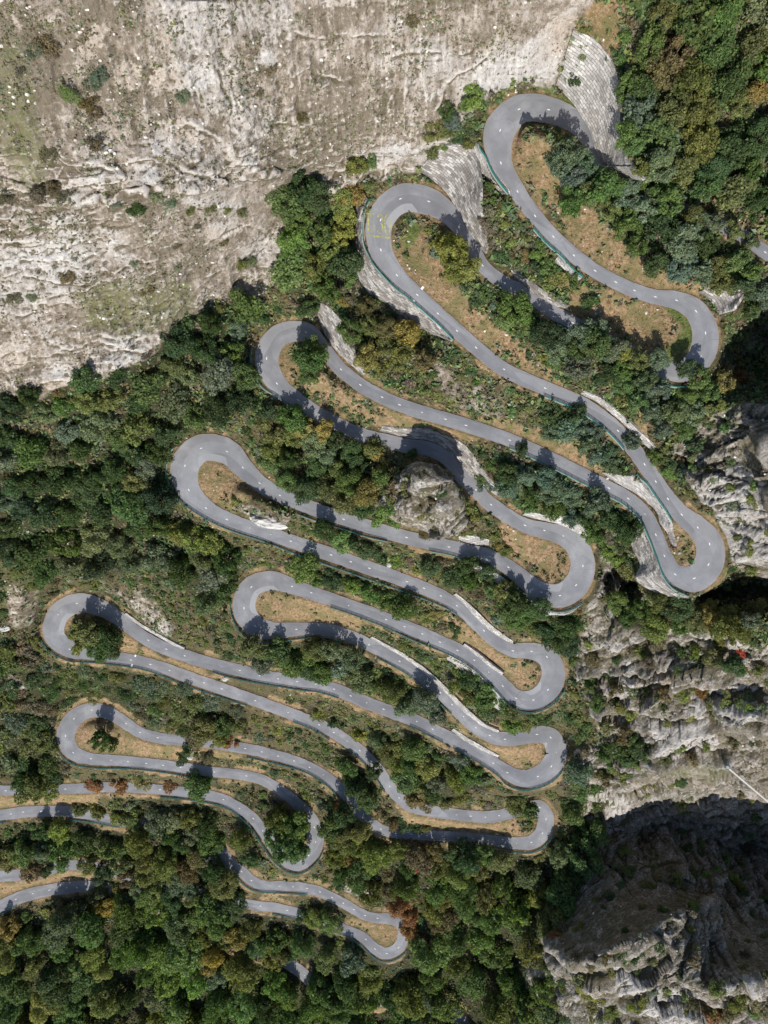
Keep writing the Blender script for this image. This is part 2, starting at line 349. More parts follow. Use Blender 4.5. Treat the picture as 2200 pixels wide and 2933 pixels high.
# railings: the ground under them is level with the road
RAILS = [
    ("A2 1395,850 1430,900", "short green railing panel at the left tip of the topmost hairpin"),
    ("A2 1412,925 1480,1010 1560,1120 1640,1240", "green railing on the inner leg of the topmost hairpin above pale stone"),
    ("A2 724,1275 700,1390 693,1500 705,1590 740,1659 B2 745,40 800,110 900,215 1000,290 1130,400 1210,480 1275,550", "long green railing round the hairpin with the yellow number"),
    ("A3 150,1470 230,1560 340,1659 B3 390,80 465,150", "green railing on the upper right leg above a white wall"),
    ("B3 225,905 330,940 480,1020 560,1070 640,1130 755,1240", "green railing above the clump of blue-green shrubs at the right"),
    ("B3 800,1415 880,1470 960,1560 1010,1659 C3 1035,70", "short green railing left of the grey right-hand cliff"),
    ("B2 1637,1232 B3 150,1300 320,1390 450,1460 600,1530 740,1600 830,1659 C3 840,60 900,180 945,310 985,430 1050,510 1150,557", "long green railing ending in the tree shadow under the grey right-hand cliff"),
    ("B1 1600,590 1603,700 1630,800 B2 10,820 60,865 150,915 250,990 370,1050", "green railing round the left hairpin shaded by a lone tree"),
    ("B1 1090,1230 1060,1310 1055,1400 1080,1480 1150,1570 1240,1645 C1 1400,100 1560,162 C2 0,185 200,260 370,330 550,395 700,445 900,510 1050,560 1200,620 1305,670", "longest green railing, from the hairpin by the white rock past the hedge"),
    ("C2 270,30 450,90 600,135 720,175 850,205", "green railing on the leg right of the white overhanging rock"),
    ("C2 1115,265 1250,290 1400,335 1520,390 1659,490 C3 100,540 200,620 300,662 390,653 460,600", "green railing from the crag round the outside of the second right hairpin"),
    ("C1 1480,580 1490,680 1540,780 1640,845 C2 100,857 200,842 300,828 450,820 560,845", "green railing round the left hairpin with the long straw island"),
    ("C2 485,625 650,680 800,735 1000,830 1150,890 1250,930 1400,1005 1530,1115 1600,1215 1659,1268 C3 80,1298 170,1298 270,1250 360,1145", "long green railing down to the third right hairpin"),
    ("C2 780,950 900,1010 1050,1095 1130,1170 1200,1260 1265,1312", "green railing in the middle of the long leg above the fourth right hairpin"),
    ("C2 1000,1375 1100,1440 1210,1492", "short railing on the shaded leg left of a thin pale wall"),
    ("C2 1275,1525 1400,1595 1540,1659 D2 1600,115 1659,142 D3 80,155 150,150 240,100 340,20", "green railing round the outside of the fourth right hairpin"),
    ("C1 240,850 300,920 400,970 550,978 750,998 950,1032 1150,1112 1350,1182 1500,1232 1590,1257", "green railing below the wide left hairpin with shaded island"),
    ("C1 1365,1042 1500,1082 C2 0,1108 150,1133 300,1158 430,1172 540,1208", "green railing on the leg between the two long left hairpins"),
    ("C2 250,1348 350,1390 480,1478", "short railing half lost in tree shade left of centre"),
    ("C2 610,1530 700,1625 D2 740,25 785,90 835,172", "railing beside the lone pointed tree shadow"),
    ("C1 345,1510 390,1590 450,1640 D1 540,27 700,17 900,24 1100,50 1250,75 1400,93", "green railing round the small left hairpin with a dark bush on its island"),
    ("C1 1580,1587 C2 0,1602 150,1633 D2 350,52 480,142 580,262 670,352", "green railing on the leg curving down left of the fifth right hairpin"),
    ("D1 1030,202 1200,217 1300,232 1450,268 1550,335 D2 0,430 60,560 150,660 220,694 300,690 390,642 442,540", "green railing round the narrow hairpin with a tree covered island"),
    ("D2 1295,497 1450,517 D3 0,550 130,565 210,530 280,440", "green railing round the outside of the fifth right hairpin"),
    ("D1 450,348 600,364 770,393", "short pale railing on the lowest leg at the left edge"),
    ("D1 1420,602 1520,722 1600,795 D2 0,803 150,816 340,826", "pale railing on the leg emerging from under trees to the lowest hairpin"),
    ("D2 110,952 270,982 420,1022 560,1072 690,1162 790,1250 880,1270 950,1222 980,1187", "railing round the lowest hairpin"),
    ("D1 -60,985 0,958 110,898", "short railing cut by the lower left edge of the view"),
    ("B3 310,432 400,490 470,525", "short railing in tree shade under the upper right hairpin"),
    ("B3 785,665 900,742 1050,858 1150,872 1240,850", "railing below the tree shadows of the upper right hairpin"),
    ("D1 -60,375 40,362", "railing end at the left edge above the dark wood"),
]
rail_data = []
for s, lab in RAILS:
    P = resample(catmull([p[:2] for p in pts(s)], 8), 2.0)
    idx = np.array([near_road(*p)[0] for p in P])
    # keep the railing clear of the asphalt and close beside it
    v = P - path[idx, :2]; d = np.hypot(v[:, 0], v[:, 1]); px_m = F / rD[idx]
    want = np.clip(d, hw[idx] + .25 * px_m, hw[idx] + 1.6 * px_m)
    P = path[idx, :2] + v / d[:, None] * smooth1(want[:, None], 8)
    P = smooth1(P, 3)
    Dr = smooth1(rD[idx][:, None], 3)[:, 0]
    rail_data.append((np.c_[P, Dr], lab))
    splat(np.c_[P, Dr + .03], 1.0)

flat = dist < 9.0
fixed |= flat; val = np.where(flat, roadD + 0.14, val)

def solve(fixed, val, levels=(16, 8, 4, 2, 1), iters=(800, 400, 250, 150, 120)):
    cur = None
    for L, it in zip(levels, iters):
        fy, fx = math.ceil(NY / L), math.ceil(NX / L)
        if L > 1:
            pf = np.zeros((fy * L, fx * L)); pv = np.zeros_like(pf)
            pf[:NY, :NX] = fixed; pv[:NY, :NX] = val * fixed
            c = pf.reshape(fy, L, fx, L).sum((1, 3)); v = pv.reshape(fy, L, fx, L).sum((1, 3))
            fm = c > 0; fv = np.where(fm, v / np.maximum(c, 1), 0)
        else: fm, fv = fixed, val
        if cur is None: cur = np.where(fm, fv, fv[fm].mean())
        else:
            cur = np.repeat(np.repeat(cur, pl // L, 0), pl // L, 1)[:fm.shape[0], :fm.shape[1]]
            cur = np.pad(cur, ((0, fm.shape[0] - cur.shape[0]), (0, fm.shape[1] - cur.shape[1])), 'edge')
        cur = np.where(fm, fv, cur)
        for _ in range(it):
            p = np.pad(cur, 1, 'edge')
            n = .25 * (p[:-2, 1:-1] + p[2:, 1:-1] + p[1:-1, :-2] + p[1:-1, 2:])
            cur = np.where(fm, fv, n)
        pl = L
    return cur
def box(a, r, n=1):
    for _ in range(n):
        for ax in (0, 1):
            p = np.pad(a, [(r + 1, r) if k == ax else (0, 0) for k in (0, 1)], 'edge')
            c = np.cumsum(p, ax)
            a = (np.take(c, range(2 * r + 1, c.shape[ax]), ax) - np.take(c, range(0, c.shape[ax] - 2 * r - 1), ax)) / (2 * r + 1)
    return a
DG = solve(fixed, val)
free = ~(fixed & (dist < 9)) & ~wallmask
for _ in range(3): DG = np.where(free, box(DG, 1), DG)
DG = np.where(wallmask & (dist > 0), DG + .5, DG)

# ------------------------------------------------------------------ what covers the ground: rock, forest litter, green grass, orange straw
_g = np.c_[GX.ravel(), GY.ravel(), 0 * GX.ravel()].astype(np.float32)
GXW = GX + 26 * fbm(_g + 5000, 1 / 95, 4, .6).reshape(NY, NX); GYW = GY + 26 * fbm(_g + 9000, 1 / 95, 4, .6).reshape(NY, NX)
def poly(s, warp=True):
    P = [p[:2] for p in pts(s)]; inside = np.zeros((NY, NX), bool)
    GX, GY = (GXW, GYW) if warp else (globals()['GX'], globals()['GY'])
    for (x1, y1), (x2, y2) in zip(P, P[1:] + P[:1]):
        if y1 == y2: continue
        c = ((y1 > GY) != (y2 > GY)) & (GX < (x2 - x1) * (GY - y1) / (y2 - y1) + x1)
        inside ^= c
    return inside
def mask(polys, blur=3):
    m = np.zeros((NY, NX))
    for s in polys: m = np.maximum(m, poly(s).astype(float))
    return box(m, blur, 2)
CLIFF = "N -400,-400 1800,-400 1800,-200 1700,0 1640,80 1620,170 1590,255 1500,240 1400,275 1360,330 1230,470 1150,500 1050,520 980,560 860,530 820,560 840,700 790,800 740,880 640,860 540,920 420,1030 230,1090 100,1150 -400,1160"
RIGHT = ["N 2090,1160 2600,1100 2600,1660 2200,1660 2110,1640 2080,1560 2060,1480 1970,1370 1900,1300 1960,1260",
         "N 1660,1800 1720,1740 1850,1800 2010,1800 2200,1840 2600,1840 2600,2300 1700,2280 1640,2150 1720,2120 1690,2000 1650,1960",
         "N 1670,1620 1720,1560 1760,1600 1800,1660 1760,1740 1680,1760"]
GORGE = ["N 1690,2200 2600,2230 2600,3333 1600,3333 1580,2933 1500,2800 1560,2660 1640,2560 1700,2420 1680,2330"]
CRAG = ["N 1085,1405 1180,1340 1260,1300 1310,1380 1330,1480 1310,1520 1210,1560 1140,1520 1080,1470", "N 640,1440 740,1450 830,1470 845,1500 800,1520 720,1500"]
ROCKY = ["N 1200,1030 1260,1020 1330,1090 1440,1110 1480,1190 1400,1200 1300,1160 1240,1110", "N 0,1330 40,1330 60,1420 0,1450", "N 0,1650 120,1680 110,1800 0,1800",
         "N 180,1610 400,1680 480,1740 520,1830 460,1840 380,1760 250,1650", "N 430,2050 520,2060 500,2090 430,2080", "N 980,2500 1080,2520 1110,2580 1040,2600 970,2550",
         "N 930,2390 980,2430 1000,2470 950,2450", "N 0,1920 100,1940 110,1990 0,2000", "N 1460,920 1520,930 1510,960 1460,950", "N 1440,1010 1500,1040 1600,1080 1580,1100 1450,1050"]
w_rock = np.maximum(np.maximum(mask([CLIFF] + RIGHT + GORGE, 3), .62 * mask(ROCKY, 5)), .88 * mask(CRAG, 3))
# clean white faces among the weathered rock
WHITE = ["A1 980,420 1350,390 1380,560 1150,600 960,560", "A1 720,400 900,400 900,560 740,580", "A1 1000,760 1290,760 1260,1000 980,1010", "A1 340,1180 560,1080 660,1090 660,1240 480,1300 350,1260", "A1 640,1070 900,1090 920,1220 780,1240",
         "A1 0,1480 460,1540 470,1659 0,1659", "B1 0,0 420,0 420,60 200,100 0,60", "A1 80,50 150,60 160,210 100,180", "A1 0,1010 230,1020 220,1250 60,1240", "A1 830,1050 1040,1060 1050,1200 850,1190", "A1 1130,1285 1630,1300 1600,1330 1150,1320", "A1 1320,1420 1600,1420 1540,1510 1340,1500",
         "A2 1180,560 1250,470 1200,620 1000,690", "A2 1380,420 1560,330 1659,400 1659,590 1500,640 1430,560", "A3 20,380 220,150 400,60 420,170 360,400 300,490 120,540 0,570", "A2 0,300 140,320 120,430 0,400", "A2 860,880 1000,880 960,1000 840,980", "A2 400,0 660,0 640,60 420,80",
         "B1 0,540 200,560 160,700 0,720", "B1 280,740 620,720 600,860 300,860", "B1 640,480 900,460 880,540 640,560", "A1 480,300 600,160 690,160 620,360 500,420", "A1 1560,950 1659,900 1659,1100 1560,1100",
         "B3 1080,1440 1500,1360 1659,1420 1659,1659 1180,1659", "C3 1200,0 1659,0 1659,360 1420,330 1400,200", "C3 1130,1280 1320,1080 1580,1160 1600,1260 1500,1300", "C3 640,1090 820,1060 800,1200 680,1200", "C3 860,1370 1100,1330 1330,1480 1300,1620 980,1540", "C3 480,820 640,760 820,790 700,860", "C3 660,930 800,930 830,1010", "D3 570,150 760,170 740,260 620,220", "D3 640,1230 900,1100 1010,1010 900,1130 760,1190", "D3 620,1310 1100,1430 1200,1659 900,1600 740,1500", "D3 1180,1390 1659,1370 1640,1420 1340,1440"]
w_wht = np.maximum(mask(WHITE, 2), np.maximum(.10 * mask(GORGE, 2), .30 * mask(CRAG, 2)))
FORESTS = dict(
    left="N 0,1150 120,1135 330,1055 500,965 570,905 690,860 730,900 715,1000 715,1085 640,1230 480,1245 462,1380 540,1490 660,1565 730,1600 690,1640 650,1700 600,1740 520,1690 430,1625 300,1640 120,1640 0,1600",
    top="N 815,530 900,520 1040,560 1020,620 1005,720 1000,800 960,880 880,885 815,800 830,650",
    yellowing="N 935,850 1010,790 1080,870 1200,960 1235,1010 1190,1040 1050,1060 1010,985",
    centre="N 735,1150 850,1185 950,1255 1050,1300 1120,1330 1100,1390 1080,1480 980,1470 850,1410 760,1350",
    topright="N 1780,-200 2500,-200 2500,590 2200,600 2100,570 1950,570 1860,510 1790,450 1775,300 1820,180 1870,60",
    right="N 1740,525 1860,510 1930,600 2030,640 2150,720 2200,780 2200,830 2050,830 1960,800 1800,725 1770,640 1710,560",
    rightmid="N 1560,960 1640,930 1790,1010 1880,1085 1990,1110 2080,1110 2020,1200 1900,1270 1850,1180 1760,1095 1650,1060 1590,1020",
    bank="N 1555,1175 1610,1165 1700,1210 1760,1290 1790,1360 1760,1365 1700,1310 1620,1250 1560,1225",
    bank2="N 1450,1330 1550,1325 1640,1390 1760,1450 1820,1490 1780,1530 1700,1530 1640,1485 1530,1440 1450,1400",
    rib="N 1740,1680 1850,1710 2000,1700 2090,1710 2200,1730 2200,1800 2100,1840 1980,1805 1850,1810 1760,1770",
    hedge="N 815,1640 900,1625 1000,1660 1130,1725 1250,1765 1120,1780 1060,1755 960,1720 850,1690",
    hedge2="N 920,1505 1010,1545 1080,1565 1180,1620 1130,1630 1030,1585 940,1535",
    mid="N 1200,1600 1300,1590 1430,1640 1540,1710 1640,1765 1650,1835 1570,1830 1500,1800 1380,1695 1260,1650",
    centrelow="N 680,1850 860,1845 980,1860 1065,1890 1090,1950 1210,2000 1270,2075 1180,2050 1040,2010 960,1960 840,1925 700,1910",
    between="N 1270,1910 1390,1940 1500,2000 1560,2050 1480,2085 1390,2010 1300,1945",
    scrub="N 110,1910 250,1915 450,1935 620,1995 700,2035 730,2065 560,2120 350,2025 250,2010 100,2050",
    low="N 1010,2085 1200,2125 1420,2205 1390,2240 1280,2300 1200,2280 1130,2190 1030,2125",
    strip="N 745,1995 900,2020 990,2080 960,2110 860,2060 745,2035",
    leftlow="N 0,1840 60,1850 150,1950 150,2190 200,2240 0,2240",
    island="N 760,2290 830,2310 860,2370 840,2440 790,2430 770,2350",
    islands="N 600,2240 740,2290 740,2400 690,2330 600,2290",
    lowmid="N 0,2375 200,2345 330,2375 500,2400 640,2460 720,2540 700,2560 520,2530 240,2530 190,2440 0,2470",
    tongue="N 330,2340 500,2285 640,2330 710,2420 730,2490 640,2440 500,2390",
    bottom="N 0,2650 150,2600 240,2570 480,2590 700,2620 900,2640 1050,2750 1160,2720 1200,2640 1200,2540 1400,2480 1500,2450 1620,2430 1700,2340 1715,2490 1570,2650 1500,2750 1550,2850 1600,2960 0,2960",
    lower="N 930,2390 1010,2360 1080,2425 1300,2435 1480,2450 1400,2560 1250,2640 1190,2560 1120,2600 1000,2530 950,2450",
    rightlow="N 1620,2190 1700,2210 1720,2390 1640,2430",
    wedge="N 930,2240 1010,2180 1080,2290 1040,2310 990,2300")
w_for = mask(list(FORESTS.values()), 4)
GREEN = ["N 0,100 60,100 110,300 140,560 60,560 0,420", "N 200,810 330,790 560,800 560,920 420,950 240,930", "N 1870,2176 2060,2176 2100,2212 1890,2214", "N 1440,250 1480,235 1590,245 1680,330 1650,340 1580,262 1500,250",
         "N 1940,860 1990,900 1985,990 1910,1035 1840,1010 1930,990 1960,930 1900,890", "N 1170,630 1220,640 1190,700 1150,740"]
w_grn = mask(GREEN, 3)
STRAW = ["N 1470,420 1540,370 1590,400 1600,480 1570,560 1620,620 1560,590 1490,500", "N 1130,680 1170,630 1220,640 1230,740 1310,840 1260,830 1160,780", "N 1640,830 1900,880 1985,900 1980,980 1920,1030 1840,1010 1700,920", "N 1930,1500 1990,1580 1970,1610 1930,1590 1900,1520", "N 805,1000 840,1000 860,1080 960,1150 900,1140 820,1080",
         "N 570,1360 600,1330 660,1350 700,1400 620,1440 580,1420", "N 1440,1500 1560,1540 1630,1600 1620,1640 1570,1660 1500,1610 1430,1560", "N 740,1710 780,1695 960,1740 1040,1780 800,1790 745,1750", "N 1400,1850 1500,1890 1545,1920 1530,1970 1470,1960 1350,1860", "N 1380,2080 1500,2130 1555,2130 1550,2180 1500,2200 1400,2160",
         "N 215,2080 260,2060 420,2120 600,2140 560,2160 230,2150", "N 1010,2630 1080,2650 1140,2650 1130,2690 1080,2700", "N 1640,0 1790,0 1780,120 1740,200 1680,100", "N 1930,520 2200,590 2200,620 2000,570", "N 1640,250 1690,250 1700,330 1660,310",
         "N 1490,420 1560,400 1640,520 1760,660 1830,720 1960,790 2060,820 2060,850 1900,840 1700,750 1560,590", "N 1560,780 1700,830 1820,860 1900,880 1950,950 1920,990 1840,980 1650,880", "N 1150,720 1250,740 1340,850 1440,940 1540,1040 1620,1080 1500,1060 1300,910 1190,800",
         "N 830,1000 1000,1140 1160,1210 1400,1260 1350,1270 1100,1230 900,1120", "N 1560,1200 1700,1280 1740,1340 1500,1260", "N 1460,1480 1560,1530 1630,1600 1600,1660 1500,1620", "N 580,1340 650,1350 740,1440 640,1450", "N 740,1700 940,1740 1060,1790 960,1800 780,1790", "N 1270,1750 1400,1830 1540,1920 1520,1960 1440,1930 1300,1830",
         "N 1330,2060 1500,2130 1550,2150 1520,2190 1420,2170", "N 1130,2270 1250,2340 1470,2350 1500,2390 1150,2360", "N 1000,2620 1130,2650 1120,2700 1060,2690", "N 0,2270 260,2280 300,2300 0,2320", "N 0,2520 220,2490 200,2540 0,2580", "N 240,2060 560,2120 740,2160 560,2170 240,2150",
         "N 300,1830 500,1900 640,1960 480,1920 340,1870", "N 1780,1150 1860,1200 1880,1260 1820,1240", "N 1420,1180 1620,1260 1740,1360 1700,1370 1560,1290 1400,1240"]
w_str = mask(STRAW, 3)
verge = np.clip(1.35 - np.maximum(dist, 0) / 19, 0, 1) * (dist < 60) * np.clip(.55 + 1.3 * fbm(_g + 700, 1 / 45, 3).reshape(NY, NX), .1, 1)
w_str = np.clip(w_str * (1 - .6 * w_for) + verge * .9, 0, 1)
w_rock = w_rock * (1 - np.clip(1.6 - np.maximum(dist, 0) / 10, 0, 1))

# ------------------------------------------------------------------ rough up the relief and mesh it
px_, py_, dd_ = GX.ravel(), GY.ravel(), DG.ravel()
P3 = W(px_, py_, dd_)
N3 = P3.reshape(NY, NX, 3)
nrm = np.cross(np.gradient(N3, axis=1), np.gradient(N3, axis=0)); nrm /= np.linalg.norm(nrm, axis=2, keepdims=True) + 1e-9
nrm = np.where(nrm[..., 2:3] < 0, -nrm, nrm).reshape(-1, 3)
edge = np.clip((box(nrm[:, 2].reshape(NY, NX), 3).ravel() - .12) * 2.6, .06, 1) * np.clip((np.where(dist < 1e8, dist, 70) - 12) / 22, 0, 1).ravel() * (1 - box(wallmask.astype(float), 2)).clip(0, 1).ravel()
wr = w_rock.ravel()
right_zone = mask(RIGHT + GORGE + CRAG, 8).ravel()
q = P3.astype(np.float32)
# tilted strata on the right-hand cliffs, blocky ledges on the pale cliff
st = np.stack([(q[:, 0] * .75 + q[:, 1] * .66) * .28, (q[:, 1] * .75 - q[:, 0] * .66) * 1.05, q[:, 2] * .8], -1)
big = fbm(q, 1 / 26, 3, .55, True); mid_ = fbm(q + 40, 1 / 9, 4, .55, True); fine = fbm(q * np.array([1, 1, .6], np.float32) + 9, 1 / 2.6, 4, .6)
strat = fbm(st, 1 / 4.2, 5, .62, True)
rug = np.clip(.55 + .9 * fbm(q + 200, 1 / 30, 3), .12, 1.2)
led = fbm(np.stack([q[:, 0] * .22, q[:, 1] * .5, q[:, 2] * 1.25 + q[:, 0] * .12], -1) + 60, 1 / 7.5, 4, .6, True)
rib = fbm(np.stack([q[:, 0], (q[:, 1] * .55 + q[:, 2] * .8) * .22, q[:, 0] * 0], -1) + 77, 1 / 4.5, 4, .62, True)
lowc = np.clip((py_ - 380) / 120, 0, 1) * np.clip((760 - py_) / 120, .25, 1)
tiny = fbm(q + 300, 1 / 1.5, 3, .65)
stp = lambda t: np.floor(t) + np.clip((t - np.floor(t) - .5) / .22 + .5, 0, 1) * .8 + (t - np.floor(t)) * .2
tc = fbm(np.stack([q[:, 0] * .5, q[:, 1] * .7, q[:, 2] * 1.1], -1) + 333, 1 / 11, 4, .55) * 3.6
h_cl = stp(tc) * (.5 + .6 * lowc) + big * 1.3 + rug * (mid_ * .9 + fine * .75 + tiny * .45) + led * (.35 + 1.5 * lowc) + rib * .7 * (1 - lowc)
ter = fbm(st * np.array([.8, 1.1, 1], np.float32) + 500, 1 / 17, 3, .5) * 4.2; ter2 = fbm(st + 900, 1 / 6.5, 3, .5) * 3.4
strat2 = fbm(st * np.array([.7, 1.25, 1], np.float32) + 60, 1 / 2.4, 4, .6, True)
h_rt = stp(ter) * 3.4 + stp(ter2) * 1.5 + strat2 * .85 + big * 2.4 + mid_ * 2.2 + strat * 3.0 + fine * 1.0 + tiny * .5
h_rock = h_cl * (1 - right_zone) + h_rt * right_zone
h_soil = fbm(q, 1 / 7, 4, .5) * .55 + fine * .16
def slabs(p, seed):
    i = np.floor(p).astype(np.int64); best = np.full(len(p), 9e9); out_ = np.zeros(len(p))
    hsh = lambda a, b, k: _val[_perm[(_perm[(_perm[(a + seed) & 4095] + b) & 4095] + k) & 4095]]
    for dx in (-1, 0, 1):
        for dy in (-1, 0, 1):
            a, b = i[:, 0] + dx, i[:, 1] + dy
            ox = p[:, 0] - (a + .5 + .45 * hsh(a, b, 1)); oy = p[:, 1] - (b + .5 + .45 * hsh(a, b, 2)); d = ox * ox + oy * oy
            m = d < best; best[m] = d[m]; out_[m] = (hsh(a, b, 3) + 1.1 * (ox * hsh(a, b, 4) + oy * hsh(a, b, 5)))[m]
    return out_
s2d = np.stack([st[:, 0] * 1.25 + .12 * strat2, st[:, 1] * .62 + q[:, 2] * .25 + .10 * strat2], -1)
h_slab = slabs(s2d / 7.5, 11) * 4.2 + slabs(s2d / 3.0 + 40, 23) * 1.3
h_rock = h_rock * (1 - .45 * right_zone) + right_zone * h_slab + (1 - right_zone) * lowc * (slabs(np.stack([q[:, 0] / 7, q[:, 2] / 3.2 + q[:, 1] / 7], -1), 37) * .9)
gz = mask(GORGE, 8).ravel(); h_rock = h_rock * (1 - .25 * gz)
crag = mask(CRAG[:1], 6).ravel()
h_rock = h_rock + crag * (strat2 * 1.6 + tiny * .9 + mid_ * 1.2)
hh = edge * (wr * h_rock + (1 - wr) * h_soil)
P3 = P3 + nrm * hh[:, None]
# ledges and cracks that run across the pale cliff
for s in ("0,565 60,560 100,545 104,470", "215,410 250,465 290,480 340,515 345,545 400,560 470,536", "500,585 560,592 640,598 740,592", "280,545 300,575 240,585 150,590", "0,735 80,745 140,745 190,735", "420,420 520,490 620,520 740,530",
          "620,190 640,260 660,330", "1176,187 1181,241 1174,270", "1274,263 1268,285 1258,310", "748,339 783,361 841,352 881,372", "1122,165 1176,152 1220,147 1310,143 1354,134", "953,0 1010,25 1024,50", "60,745 190,750 290,775 370,760", "400,735 500,760 560,745", "70,790 210,800 300,770",
          "0,880 70,900 130,860 210,825", "180,1000 260,975 330,985 400,1005", "280,950 350,955 440,935", "30,120 70,180 60,230", "850,90 930,110 1010,95 1090,120", "1290,230 1350,190 1390,160", "900,210 960,240 1050,230", "560,1010 600,960 640,900", "640,650 700,640 760,660", "420,330 480,370 540,365 610,400"):
    L_ = resample(catmull([p[:2] for p in pts('N ' + s)], 8), 3.0)
    a0, a1 = int((L_[:, 0].min() - 40 - X0) / STEP), int((L_[:, 0].max() + 40 - X0) / STEP); b0, b1 = int((L_[:, 1].min() - 40 - Y0) / STEP), int((L_[:, 1].max() + 40 - Y0) / STEP)
    sx, sy = GXW[b0:b1, a0:a1], GYW[b0:b1, a0:a1]; w_ = np.clip(.6 + 1.2 * fbm(np.c_[sx.ravel(), sy.ravel(), 0 * sx.ravel()].astype(np.float32), 1 / 38, 2).reshape(sx.shape), .1, 1.2)
    dn = np.min(np.hypot(sx[..., None] - L_[:, 0], sy[..., None] - L_[:, 1] + 8), -1); ds_ = np.min(np.hypot(sx[..., None] - L_[:, 0], sy[..., None] - L_[:, 1] - 3), -1)
    v_ = hh.reshape(NY, NX); v_[b0:b1, a0:a1] += w_ * (.8 * np.exp(-(dn / 13) ** 2) - 1.15 * np.exp(-(ds_ / 6) ** 2)) * edge.reshape(NY, NX)[b0:b1, a0:a1]
P3 = W(px_, py_, dd_) + nrm * hh[:, None]
hg = hh.reshape(NY, NX)
hollow = np.clip(.5 + (1 - .2 * gz.reshape(NY, NX)) * (box(hg, 2, 2) - hg) / 1.5 + (1 - .2 * gz.reshape(NY, NX)) * (box(hg, 1) - hg) / .8, 0, 1)  # concavity of the relief, drives the painted crevice shade
TP = P3.reshape(NY, NX, 3)
TZ = TP
def ground(x, y):
    """point of the finished ground under a survey position"""
    fx = min(max((x - X0) / STEP, 0), NX - 1.001); fy = min(max((y - Y0) / STEP, 0), NY - 1.001)
    i, j = int(fx), int(fy); a, b = fx - i, fy - j
    return Vector(TP[j, i] * (1 - a) * (1 - b) + TP[j, i + 1] * a * (1 - b) + TP[j + 1, i] * (1 - a) * b + TP[j + 1, i + 1] * a * b)
def groundD(x, y): return CAMZ - ground(x, y).z

# ------------------------------------------------------------------ materials
class NT:
    def __init__(s, name, rough=.9, spec=.2):
        s.m = bpy.data.materials.new(name); s.m.use_nodes = True
        s.t = s.m.node_tree; s.n = s.t.nodes; s.b = s.n['Principled BSDF']
        s.b.inputs['Roughness'].default_value = rough; s.b.inputs['Specular IOR Level'].default_value = spec
    def new(s, t, **k):
        n = s.n.new(t)
        for a, v in k.items():
            if hasattr(n, a): setattr(n, a, v)
            else: n.inputs[a].default_value = v
        return n
    def L(s, a, b): s.t.links.new(a, b); return b
    def tex(s, kind='Object'): return s.new('ShaderNodeTexCoord').outputs[kind]
    def noise(s, vec, scale, detail=5, rough=.55, dist=0.0, out='Fac'):
        n = s.new('ShaderNodeTexNoise'); n.inputs['Scale'].default_value = scale; n.inputs['Detail'].default_value = detail
        n.inputs['Roughness'].default_value = rough; n.inputs['Distortion'].default_value = dist
        s.L(vec, n.inputs['Vector']); return n.outputs[out]
    def vor(s, vec, scale, feature='F1', out='Distance', rand=1.0):
        n = s.new('ShaderNodeTexVoronoi'); n.feature = feature; n.inputs['Scale'].default_value = scale; n.inputs['Randomness'].default_value = rand
        s.L(vec, n.inputs['Vector']); return n.outputs[out]
    def ramp(s, fac, stops, interp='LINEAR'):
        r = s.new('ShaderNodeValToRGB'); e = r.color_ramp.elements; r.color_ramp.interpolation = interp
        while len(e) < len(stops): e.new(.5)
        for q, (p, c) in zip(e, stops):
            q.position = p; q.color = (c if isinstance(c, (tuple, list)) else (c, c, c)) + (1,) if not isinstance(c, tuple) or len(c) == 3 else c
        s.L(fac, r.inputs['Fac']); return r.outputs['Color']
    def mix(s, f, a, b, mode='MIX'):
        n = s.new('ShaderNodeMix'); n.data_type = 'RGBA'; n.blend_type = mode
        for v, i in ((f, 0), (a, 6), (b, 7)):
            if hasattr(v, 'links'): s.L(v, n.inputs[i])
            else: n.inputs[i].default_value = v if i == 0 else tuple(v) + (1,)
        return n.outputs[2]
    def math(s, op, a, b=0.0, clamp=False):
        n = s.new('ShaderNodeMath'); n.operation = op; n.use_clamp = clamp
        for v, i in ((a, 0), (b, 1)):
            if hasattr(v, 'links'): s.L(v, n.inputs[i])
            else: n.inputs[i].default_value = v
        return n.outputs[0]
    def scalev(s, vec, v, rot=(0, 0, 0)):
        n = s.new('ShaderNodeMapping'); n.inputs['Scale'].default_value = v; n.inputs['Rotation'].default_value = rot
        s.L(vec, n.inputs['Vector']); return n.outputs[0]
    def bump(s, h, strength, dist, base=None):
        n = s.new('ShaderNodeBump'); n.inputs['Strength'].default_value = strength; n.inputs['Distance'].default_value = dist
        s.L(h, n.inputs['Height'])
        if base is not None: s.L(base, n.inputs['Normal'])
        return n.outputs[0]
    def done(s, color, normal=None):
        if hasattr(color, 'links'): s.L(color, s.b.inputs['Base Color'])
        else: s.b.inputs['Base Color'].default_value = tuple(color) + (1,)
        if normal is not None: s.L(normal, s.b.inputs['Normal'])
        return s.m
def flat_mat(name, c, rough=.7, metal=0.0, var=.15):
    t = NT(name, rough); t.b.inputs['Metallic'].default_value = metal
    n = t.noise(t.tex(), 3.0, 4)
    return t.done(t.mix(n, tuple(q * (1 - var) for q in c), tuple(min(1, q * (1 + var)) for q in c)))

